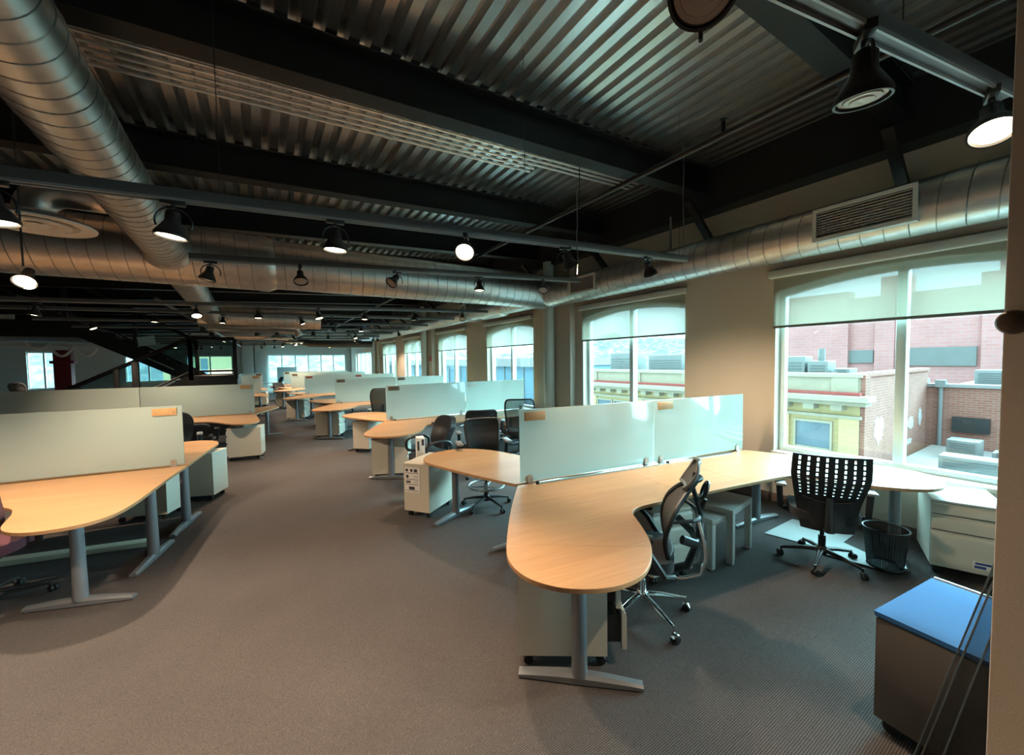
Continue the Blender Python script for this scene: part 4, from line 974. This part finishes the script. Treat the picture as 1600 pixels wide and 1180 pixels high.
# ------------------------------------------------------------------ side tables, basket, floor panels, sheets
def side_table(label, loc, rz, w, h, lw=.055, th=.052):
    t = thing('side_table', label, 'side table', (*loc, 0), R(rz), 'grey nesting side tables')
    obj('tabletop', MB().ab((-w/2, -w/2, h-th), (w/2, w/2, h), .003), GREYT, t)
    for sx in (-1, 1):
        for sy in (-1, 1): obj('leg', MB().ab((sx*w/2, sy*w/2, 0), (sx*(w/2-lw), sy*(w/2-lw), h-th), .003), GREYT, t)
side_table('taller of two grey square side tables, over the other', (3.645, 2.09), 9, .50, .495, lw=.052)
side_table('lower of two grey square side tables, partly under the other', (3.395, 2.035), -1, .36, .445, lw=.052)
BK = thing('waste_basket', 'black wire mesh waste basket beside the silver desk leg', 'waste basket', (4.50, 1.06, 0))
obj('mesh_wall', MB().tube([(0, 0, .012), (0, 0, .345)], [.118, .150], 40, cap=False), WIRE, BK, 60)
obj('rim', MB().tube([(.151*math.cos(2*PI*i/36), .151*math.sin(2*PI*i/36), .347) for i in range(36)], .007, 8, closed=True), DARKP, BK)
obj('base_ring', MB().lathe([(0, .006), (.122, .006), (.124, .02), (.118, .03), (.116, .014), (0, .014)], n=36), DARKP, BK)
obj('vertical_wires', sum([[MB()]], [])[0].tube([(.119, 0, .015), (.151, 0, .345)], .002, 4) if 0 else (lambda mb: ([mb.cyl((.118*math.cos(a), .118*math.sin(a), .015), (.150*math.cos(a), .150*math.sin(a), .345), .0012, n=4) for a in [2*PI*i/48 for i in range(48)]], mb)[1])(MB()), DARKP, BK)
lin = MB(); lin.tube([(0, 0, .02), (0, 0, .15)], [.108, .118], 28, cap=False); obj('clear_liner', lin, make_glass('clear_liner_film', (.75, .80, .82)), BK)
def sheet(name, label, pts, z, mt, th=.006):
    c = Vector(sum((Vector(p) for p in pts), V(0, 0))/len(pts)); o = obj(name, MB().prism([(p[0]-c.x, p[1]-c.y) for p in pts], 0, th, .001), mt); o.location = (c.x, c.y, z); return o
PANEL = mat('pale_panel_plastic', (.36, .40, .40), .5)
o = sheet('floor_panel', '', [onz(1194, 834).to_2d(), onz(1238, 812).to_2d(), onz(1335, 836).to_2d(), onz(1300, 862).to_2d()], .002, PANEL); tag(o, 'pale rectangular panel lying on the carpet under the slotted chair', 'panel', 'pale panels on the carpet')
o = sheet('floor_panel', '', [onz(1288, 868).to_2d(), onz(1318, 850).to_2d(), onz(1392, 884).to_2d(), onz(1378, 893).to_2d()], .010, PANEL); tag(o, 'narrow pale panel lying on the carpet before the waste basket', 'panel', 'pale panels on the carpet')
for k, (ua, ub, xo) in enumerate(((1426, 1552, 2.12), (1438, 1562, 2.06), (1472, 1592, 1.99))):
    a = ray(ua, 1185); A = CO+a*(xo/a.x); b_ = ray(ub, 885); B = CO+b_*((xo-.17)/b_.x)
    if A.z < .02: A = onz(ua, 1185, .02)
    d = (B-A).normalized(); B2 = B+d*.12; A2 = A-d*max(0, (A.z-.012)/d.z)
    n_ = d.cross(V(0, -1, 0)).normalized()*.006; W_ = V(0, -.85, 0)
    mb = MB(); P0 = [A2, B2, B2+W_, A2+W_]; mb.add([p+n_ for p in P0]+[p-n_ for p in P0], [(0, 1, 2, 3), (7, 6, 5, 4), (0, 4, 5, 1), (1, 5, 6, 2), (2, 6, 7, 3), (3, 7, 4, 0)])
    o = obj('acrylic_sheet', mb, ACRYL, ang=None); tag(o, 'clear acrylic sheet leaning behind the beige wall end, %s of three' % ['outermost', 'middle', 'innermost'][k], 'plastic sheet', 'leaning acrylic sheets')
    ed = MB(); ed.add([A2+V(0, .002, 0)+n_, B2+V(0, .002, 0)+n_, B2+V(0, .002, 0)-n_, A2+V(0, .002, 0)-n_, A2+V(0, -.003, 0)+n_, B2+V(0, -.003, 0)+n_, B2+V(0, -.003, 0)-n_, A2+V(0, -.003, 0)-n_], [(0, 1, 2, 3), (4, 7, 6, 5), (0, 4, 5, 1), (1, 5, 6, 2), (2, 6, 7, 3), (3, 7, 4, 0)])
    obj('polished_edge', ed, mat('acrylic_edge', (.30, .31, .30), .2, spec=.8), o, None)
st = MB().box((0, 0, .025), (1.9, .11, .05), .002); o = obj('cardboard_strip', st, mat('cream_card', (.62, .60, .47), .8)); o.location = (-1.96, 5.58, 0); o.rotation_euler = (0, 0, R(-13)); tag(o, 'long cream packing strip lying on the carpet under the warm-lit desk', 'packing strip')
bt = obj('tape_piece', MB().box((0, 0, .001), (.085, .05, .002)), BLUETAPE); p = onz(1366, 722, .732); bt.location = (p.x, p.y, ZT); bt.rotation_euler = (0, 0, R(-35)); tag(bt, 'blue tape square on the desk beside the large window', 'tape')
ps = thing('power_strip', 'beige power strip with a brown end lying on the second window-side desk', 'power strip', (*onz(690, 662, .73).to_2d(), ZT), R(-3))
obj('body', MB().box((0, 0, .02), (.36, .06, .04), .006), mat('beige_plastic', (.66, .55, .42), .5), ps); obj('end_cap', MB().box((-.16, 0, .021), (.04, .062, .043), .005), mat('brown_plastic', (.14, .05, .03), .5), ps)
for k in range(6): obj('socket', MB().box((-.10+.045*k, 0, .041), (.022, .03, .003), .001), mat('dark_socket', (.12, .08, .06), .6), ps)
fa = obj('alarm_strobe', MB().box((0, 0, 0), (.05, .13, .17), .008), REDDEV); fa.location = (XW-.165, 13.86, 1.93); tag(fa, 'small dark red alarm box on the beige pilaster of the second round column', 'alarm')
# small tables by the far windows
FT = thing('table', 'small dark-edged table by the far windows', 'table', (.55, 27.2, 0)); obj('tabletop', MB().ab((-1.0, -.4, .70), (1.1, .4, .73), .004), GREYT, FT)
for sx in (-.8, 0, .9): obj('leg', MB().ab((sx-.03, -.2, 0), (sx+.03, -.14, .70)), DARKP, FT)
obj('crossbar', MB().ab((-.8, -.18, .05), (.9, -.16, .09)), DARKP, FT)
FT = thing('table', 'small dark-legged table at the white pier', 'table', (-.32, 24.4, 0)); obj('tabletop', MB().ab((-.5, -.35, .70), (.3, .35, .73), .004), GREYT, FT); obj('leg', MB().ab((-.22, -.06, 0), (-.06, .06, .70)), DARKP, FT)
WB = obj('whiteboard', MB().box((0, 0, 0), (1.1, .03, .9), .004), mat('pale_board', (.55, .70, .72), .3)); WB.location = (1.35, 28.9, 1.15); tag(WB, 'pale board standing before the far windows', 'board')

# ------------------------------------------------------------------ steel stair with glass balustrades
ST = thing('steel_stair', 'black steel stair with landing and glass balustrades', 'stair', (-1.05, 13.4, 0))
def P3(x, y, z): return V(x+1.05, y-13.4, z)
LZ, Y0, Y1, Y2 = 1.56, 12.55, 13.75, 14.95
obj('landing', MB().ab(P3(-1.55, Y0, LZ-.30), P3(-.55, Y2, LZ), .004), BLACK, ST)
def flight(y0, y1, xa, za, xb, zb, nm):
    mb = MB()
    for yy in (y0, y1):
        d = V(xb-xa, 0, zb-za); L = d.length; ang = math.atan2(zb-za, xb-xa)
        mb.box(P3((xa+xb)/2, yy, (za+zb)/2-.10), (L, .06, .33), 0, Matrix.Rotation(-ang, 4, 'Y'))
    o = obj('stringer', mb, BLACK, ST); n = max(3, int(abs(zb-za)/.175)); tr = MB()
    for k in range(n):
        t = (k+.5)/n; x = xa+(xb-xa)*t; z = za+(zb-za)*t; tr.box(P3(x, (y0+y1)/2, z+.02), (.30, abs(y1-y0)-.05, .04))
    obj('treads', tr, FLAT, o); nosing = MB()
    return o
flight(Y0+.05, Y1-.08, -1.5, LZ-.05, -4.2, 0.05, 'lower'); flight(Y1+.08, Y2-.05, -1.5, LZ-.02, -6.0, LZ+2.6, 'upper')
def rail(a, b, y, h=.95, n=2, glass=True):
    a, b = V(a[0], y, a[1]), V(b[0], y, b[1]); up = V(0, 0, h)
    r_ = MB(); q = lambda v: P3(v.x, v.y, v.z)
    r_.tube([q(a+up), q(b+up)], .045, 4); obj('handrail', r_, BLACK, ST); obj('bottom_rail', MB().tube([q(a+V(0, 0, .12)), q(b+V(0, 0, .12))], .026, 8), BLACK, ST)
    for k in range(n+1):
        p = a+(b-a)*(k/n); obj('post', MB().ab(P3(p.x-.045, y-.035, p.z-.1), P3(p.x+.045, y+.035, p.z+h), .003), BLACK, ST)
    if glass:
        g = MB(); g.add([q(a+V(0, -.005, .16)), q(b+V(0, -.005, .16)), q(b+V(0, -.005, h-.05)), q(a+V(0, -.005, h-.05)), q(a+V(0, .005, .16)), q(b+V(0, .005, .16)), q(b+V(0, .005, h-.05)), q(a+V(0, .005, h-.05))], [(0, 1, 2, 3), (7, 6, 5, 4), (0, 4, 5, 1), (1, 5, 6, 2), (2, 6, 7, 3), (3, 7, 4, 0)]); obj('glass_panel', g, BALU, ST, None)
rail((-1.5, LZ), (-.58, LZ), Y0+.03, n=1); rail((-1.5, LZ), (-4.2, .08), Y0+.03); rail((-1.5, LZ+.02), (-5.2, LZ+2.3), Y1+.08, n=3, h=.92)
obj('support_post', MB().ab(P3(-2.58, Y0-.02, 0), P3(-2.46, Y0+.10, 1.93), .004), BLACK, ST)
obj('under_landing_panel', MB().ab(P3(-1.55, Y0+.01, .0), P3(-.57, Y0+.04, LZ-.28)), BLACK, ST)
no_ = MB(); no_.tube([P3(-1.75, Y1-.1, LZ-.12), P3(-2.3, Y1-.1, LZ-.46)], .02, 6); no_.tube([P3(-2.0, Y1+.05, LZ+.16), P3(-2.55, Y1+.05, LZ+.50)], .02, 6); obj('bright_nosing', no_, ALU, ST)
nt2 = obj('notice_sheet', MB().box((0, 0, 0), (.34, .012, .24), .002), mat('pale_blue_paper', (.50, .66, .70), .7)); p = ony(229, 533, Y1-.02); nt2.location = p; nt2.rotation_euler = (0, R(-8), 0); tag(nt2, 'pale blue paper stuck to the glass of the upper stair flight', 'paper')
# mezzanine edge and far-wing details
struct('ceiling_bulkhead', MB().ab((XL, 19.6, 2.86), (-5.0, 20.4, 3.5)).ab((XL, 20.4, 2.86), (-5.0, 24, 2.95)), FLAT, 'black bulkhead over the far wing')
struct('wall_upper', MB().ab((XL, 19.5, 3.42), (-6.75, 19.6, 3.95)), WALLW, 'white upstand above the black bulkhead')
struct('ceiling_soffit', MB().ab((XL, 22, 2.62), (-4.4, 22.5, 2.72)), WALLW, 'white soffit strip over the far wing')
rc = thing('red_column', 'dark red column in the far wing beyond the stair', 'column', (-7.15, 24.5, 0)); obj('shaft', MB().ab((-.26, -.2, 0), (.26, .2, 2.55), .01), REDCOL, rc); obj('bracket', MB().ab((-.36, -.22, 1.98), (.36, .22, 2.10), .01), REDCOL, rc)
struct('wall_wing', MB().ab((XL, 24.8, 0), (-10.3, 25.0, 2.9)), mat('taupe_wall', (.26, .22, .19), .85), 'taupe wall of the far wing')
gl = MB(); pts = []
A_ = [ony(40, 535, 21.9), ony(75, 538, 21.9), ony(115, 540, 21.9), ony(152, 543, 21.9)]
for k in range(3):
    for i in range(13):
        t = i/12; p = A_[k]*(1-t)+A_[k+1]*t; pts.append(p+V(0, 0, -.42*(1-(2*t-1)**2)*(.5, 1, .9)[k]))
gl.tube(pts, .05, 8); o = obj('paper_garland', gl, PAPER); tag(o, 'white paper garland hung in swags beyond the stair', 'garland')
wd = thing('desk', 'white desk in the far wing beyond the stair', 'desk', (-7.6, 25.2, 0), 0, 'beech desks with wave fronts'); obj('tabletop', MB().ab((-1.6, -.4, .70), (1.4, .4, .73), .004), WHITEL, wd)
for sx in (-1.4, 1.2): obj('leg', MB().ab((sx-.03, -.3, 0), (sx+.03, .3, .70)), DARKP, wd)

# ------------------------------------------------------------------ outside
def bbox(name, a, b, mt, parent=None): return obj(name, MB().ab(a, b), mt, parent)
GZ = -8.5
A = thing('building', 'pale yellow corner building with a bracketed cornice and red ledge, across the street', 'building', (16, 4.46, GZ))
def q(x, y, z): return V(x-16, y-4.46, z-GZ)
bbox('street_front', q(16, 4.46, GZ), q(16.3, 20.5, .52), BRICKY, A)
bbox('side_wall', q(16.3, 4.46, GZ), q(24, 4.76, 1.15), BRICKR, A)
bbox('roof', q(16.3, 4.76, .5), q(26, 20.5, .72), SNOW, A)
par = MB().ab(q(16.0, 4.46, .62), q(16.35, 20.5, 1.12)); 
for yy in (4.5, 7.2, 10, 13, 16, 19): par.ab(q(15.93, yy, .62), q(16.4, yy+.7, 1.16))
par.ab(q(15.9, 4.4, 1.12), q(16.45, 20.5, 1.24)); obj('parapet', par, STONE, A)
bbox('red_ledge', q(15.75, 4.4, .55), q(16.1, 20.5, .64), REDTRIM, A)
cor = MB().ab(q(15.35, 4.1, .38), q(16.1, 20.5, .54)).ab(q(15.55, 4.2, .24), q(16.1, 20.5, .38)).ab(q(15.85, 4.4, -.22), q(16.05, 20.5, -.12)); obj('cornice', cor, STONE, A)
br = MB()
for k in range(20): br.ab(q(15.6, 4.8+.76*k, .05), q(16.02, 4.8+.76*k+.3, .24))
obj('brackets', br, STONE, A)
pil = MB()
for yy in (4.46, 6.4, 9.6, 12.8, 16, 19.2): pil.ab(q(15.88, yy, GZ), q(16.05, yy+.5, -.2))
obj('pilasters', pil, BRICKY, A)
for yy in (5.2, 7.3, 10.4, 11.6, 13.7, 14.9, 16.8, 18.0):
    w = obj('window_frame', MB().ab(q(15.9, yy-.06, -2.36), q(16.02, yy+1.06, -2.28)).ab(q(15.9, yy-.06, -.44), q(16.02, yy+1.06, -.36)).ab(q(15.9, yy-.06, -2.28), q(16.02, yy, -.44)).ab(q(15.9, yy+1, -2.28), q(16.02, yy+1.06, -.44)).ab(q(15.92, yy, -1.36), q(16.01, yy+1, -1.30)), STONE, A); obj('pane', MB().ab(q(15.96, yy, -2.28), q(15.99, yy+1, -.44)), OUTGL, w)
pi2 = MB().ab(q(16.02, 4.34, GZ), q(16.5, 4.5, 1.2)).ab(q(20.2, 4.34, GZ), q(20.6, 4.5, .9)).ab(q(16.4, 4.40, 1.13), q(24, 4.8, 1.25)); obj('side_piers', pi2, BRICKR, A)
gf = MB(); rr = random.Random(5)
def blob(cx, cz, w, h, n=26):
    pts_ = []
    for i in range(n): a = 2*PI*i/n; k = .62+.38*rr.random(); pts_.append((cx+w*k*math.cos(a), cz+h*k*math.sin(a)))
    gf.M = XZY @ Matrix.Identity(4); off = .004*len(gf.f)/30; gf.prism(pts_, -.012-off*.2, -.002); gf.M = Matrix.Identity(4)
blob(17.8-16, -.75-GZ, .62, .55); blob(21.6-16, -.9-GZ, .5, .3); blob(22.9-16, -.75-GZ, .3, .4); blob(21.4-16, -1.6-GZ, .5, .14)
obj('graffiti', gf, GRAF, A)
B_ = thing('building', 'low brown brick building with rooftop units, behind the snowy flat roof', 'building', (24, 0, GZ))
def qb(x, y, z): return V(x-24, y, z-GZ)
bbox('brick_wall', qb(24, -14, GZ), qb(24.3, 4.46, .45), BRICKR, B_); bbox('coping', qb(23.9, -14, .45), qb(24.5, 4.46, .58), SNOW, B_); bbox('roof', qb(24.3, -14, .1), qb(39, 4.46, .3), SNOW, B_)
obj('drainpipe', MB().cyl(qb(23.85, 4.05, GZ+5), qb(23.85, 4.05, .55), .07, n=10).ab(qb(23.7, 3.9, .45), qb(24.0, 4.2, .75)), HVACM, B_)
obj('louver', MB().ab(qb(23.8, 2.5+.2, -1.35), qb(24, 3.7, -.75)), DARKP, B_)
C_ = thing('building', 'big pink brick hall with roof turrets, filling the large window', 'building', (40, 0, GZ))
def qc(x, y, z): return V(x-40, y, z-GZ)
bbox('hall_wall', qc(40, -26, GZ), qc(41, 13.1, 6.35), BRICKP, C_); bbox('wing_wall', qc(39.6, 11.9, GZ), qc(41, 17.5, 6.9), BRICKP, C_); bbox('hall_body', qc(41, -26, GZ), qc(56, 17.5, 6.0), BRICKP, C_)
bbox('tower', qc(42, 9.0, 6.0), qc(44, 10.6, 8.0), BRICKP, C_); bbox('tower', qc(42, 3.2, 6.0), qc(44, 5.4, 7.4), BRICKP, C_); bbox('tower', qc(42, 3.6, 7.4), qc(44, 4.6, 8.2), BRICKP, C_)
pb = MB()
for yy in (9.2, 3.9, -2): pb.ab(qc(39.7, yy, GZ), qc(40.02, yy+1.1, 6.0))
obj('piers', pb, BRICKP, C_); bbox('panel', qc(39.85, 9.4+1.0, 1.2), qc(40, 13.3-.6, 2.2), HVACM, C_); bbox('panel', qc(39.85, 5.2, 1.0), qc(40, 8.9, 2.3), HVACM, C_)
SR = thing('building', 'snowy flat roof just below the large window', 'building', (16.2, 0, GZ)); obj('roof', MB().ab((0.2, -16, 0), (7.6, 4.25, -2.0-GZ)), SNOW, SR)
obj('parapet', MB().ab((0, -16, -2.2-GZ), (.25, 4.3, -1.72-GZ)), SNOW, SR)
def unit(label, x, y, z, w, d, h, cyl=False):
    t = thing('rooftop_unit', label, 'rooftop unit', (x, y, z), 0, 'ventilation units on the roofs outside')
    obj('casing', MB().ab((-w/2, -d/2, .08), (w/2, d/2, h), .02), HVACM, t); obj('louvres', (lambda mb: ([mb.ab((-w/2-.02, -d/2+.1, .15+k*h*.12), (-w/2, d/2-.1, .19+k*h*.12)) for k in range(6)], mb)[1])(MB()), mat('dark_louvre', (.10, .11, .11), .5), t)
    obj('feet', MB().ab((-w/2, -d/2, 0), (w/2, -d/2+.1, .08)).ab((-w/2, d/2-.1, 0), (w/2, d/2, .08)), DARKP, t)
    if cyl: obj('vent_pipe', MB().cyl((0, 0, h), (0, 0, h+.5), .12, n=12), HVACM, t)
unit('large white ventilation box on the snowy flat roof', 18.0, 2.05, -2.0, .7, 1.9, .7)
unit('small square vent on the snowy flat roof', 21.5, 3.0, -2.0, .8, .8, .7); unit('second small square vent on the snowy flat roof', 21.2, 2.0, -2.0, .7, .6, .45)
for i, (yy, w_, h_, cy) in enumerate(((9.6, .9, .7, 0), (8.4, .8, .4, 1), (7.5, .7, 1.1, 0), (6.7, .7, .9, 1), (5.9, .5, .6, 0))): unit('ventilation unit on the yellow building, %s from its brick corner' % ORD[4-i], 19.5, yy, .72, .8, w_, h_, cy)
for i, (yy, w_, h_) in enumerate(((3.0, 1.0, .8), (1.6, 1.2, .8), (-.5, 1.0, .6))): unit('ventilation unit on the brown brick roof, %s from its drainpipe' % ORD[i], 27, yy, .3, .9, w_, h_)
for i, (yy, w_, h_) in enumerate(((19.0, 2.0, 1.5), (15.5, 2.4, 1.3), (12.4, 1.6, 1.0))): unit('big rooftop box on the yellow building seen through the second arched window, %s by height' % ORD[(1, 2, 0)[i]], 22, yy, .72, 1.4, w_, h_)
for k in range(5):
    pw = MB(); pw.tube([(13.0, 12-k*.15, -1.0-.22*k), (14.2, 7.5, -1.75-.16*k), (15.4, 3.0, -1.9-.2*k)], .018, 5); o = obj('overhead_cable', pw, DARKP); tag(o, 'overhead cable crossing before the yellow building, %s from the top' % ORD[k], 'cable', 'overhead cables in the street')
D_ = thing('building', 'long blue glass building with a white roof band, seen through the far arched windows', 'building', (24, 36, GZ)); obj('glass_front', MB().ab((0, -3, 0), (14, 90, 1.1-GZ)), TEALG, D_); obj('roof_band', MB().ab((-.5, -3.2, 1.1-GZ), (14, 90, 2.0-GZ)), SNOW, D_)
mu = MB()
for k in range(45): mu.ab((-.12, -3+2*k, 0), (0, -3+2*k+.12, 1.1-GZ))
obj('mullions', mu, HVACM, D_)
E_ = thing('building', 'small yellow building on the hill beyond the end windows', 'building', (-6, 62, -2)); obj('walls', MB().ab((-4, 0, 0), (4.5, 6, 6)), BRICKY, E_); obj('door', MB().ab((-.4, -.05, 2.6), (.3, 0, 4.6)), OUTGL, E_)
struct('street_ground', MB().ab((XW+.3, -60, GZ-.2), (130, 140, GZ)), SNOW, 'snowy street far below the windows')
def hillmesh(a, b, z0, z1, depth, seed, along):
    rr = random.Random(seed); n = 60; mb = MB(); rows = 6; vs = []
    for j in range(rows+1):
        for i in range(n+1):
            t = i/n; s = j/rows; z = z0+(z1-z0)*s*(.75+.25*math.sin(t*9+seed))+rr.uniform(-.4, .4)*s
            x, y_ = a[0]+(b[0]-a[0])*t, a[1]+(b[1]-a[1])*t; vs.append((x+depth[0]*s, y_+depth[1]*s, z))
    fs = [(j*(n+1)+i, j*(n+1)+i+1, (j+1)*(n+1)+i+1, (j+1)*(n+1)+i) for j in range(rows) for i in range(n)]
    return mb.add(vs, fs)
struct('hillside', hillmesh((120, -60), (120, 260), GZ, 13, (60, 0), 2, 'y'), HILL, 'hazy wooded hillside beyond the roofs')
struct('hillside', hillmesh((-120, 75), (125, 75), GZ, 16, (0, 40), 4, 'x'), HILL, 'snowy wooded hillside beyond the end windows')

# ------------------------------------------------------------------ daylight and view
w = bpy.data.worlds.new('overcast_sky'); S.world = w; w.use_nodes = True; nt = w.node_tree
bg = nt.nodes['Background']; bg.inputs['Strength'].default_value = 1.0
tcw = nt.nodes.new('ShaderNodeTexCoord'); sw = nt.nodes.new('ShaderNodeSeparateXYZ'); nt.links.new(tcw.outputs['Generated'], sw.inputs[0])
rw = nt.nodes.new('ShaderNodeValToRGB'); nt.links.new(sw.outputs['Z'], rw.inputs['Fac'])
rw.color_ramp.elements[0].position = 0.0; rw.color_ramp.elements[0].color = (.33, .50, .56, 1)
rw.color_ramp.elements[1].position = .9; rw.color_ramp.elements[1].color = (.60, .90, 1.0, 1)
mw = nt.nodes.new('ShaderNodeMix'); mw.data_type = 'RGBA'; mw.blend_type = 'MULTIPLY'; mw.inputs['Factor'].default_value = 1
nt.links.new(rw.outputs['Color'], mw.inputs['A']); mw.inputs['B'].default_value = (SKY, SKY, SKY, 1); nt.links.new(mw.outputs['Result'], bg.inputs['Color'])
for k, (dx, dy, dz, e) in enumerate(((.80, -.42, .40, 1), (.85, .30, .42, 1), (.50, .75, .40, .8))):  # added wide suns stand in for bright overcast sky, lifting the indoor daylight
    sd = bpy.data.lights.new('added_cloud_sun', 'SUN'); sd.energy = SUN*e; sd.angle = R(60); sd.color = (.50, .91, 1.0)
    so = bpy.data.objects.new('added_cloud_sun', sd); COL.objects.link(so); so.rotation_euler = V(-dx, -dy, -dz).to_track_quat('-Z', 'Y').to_euler(); so.location = (dx*40, dy*40, dz*40)
S.view_settings.view_transform = 'Standard'; S.view_settings.look = 'None'; S.view_settings.gamma = 1; S.view_settings.use_curve_mapping = False
S.view_settings.exposure = 0.0
S.cycles.use_denoising = True
S.cycles.max_bounces = 8; S.cycles.diffuse_bounces = 4; S.cycles.glossy_bounces = 4; S.cycles.transparent_max_bounces = 16
S.cycles.sample_clamp_indirect = 6
S.cycles.caustics_reflective = False; S.cycles.caustics_refractive = False
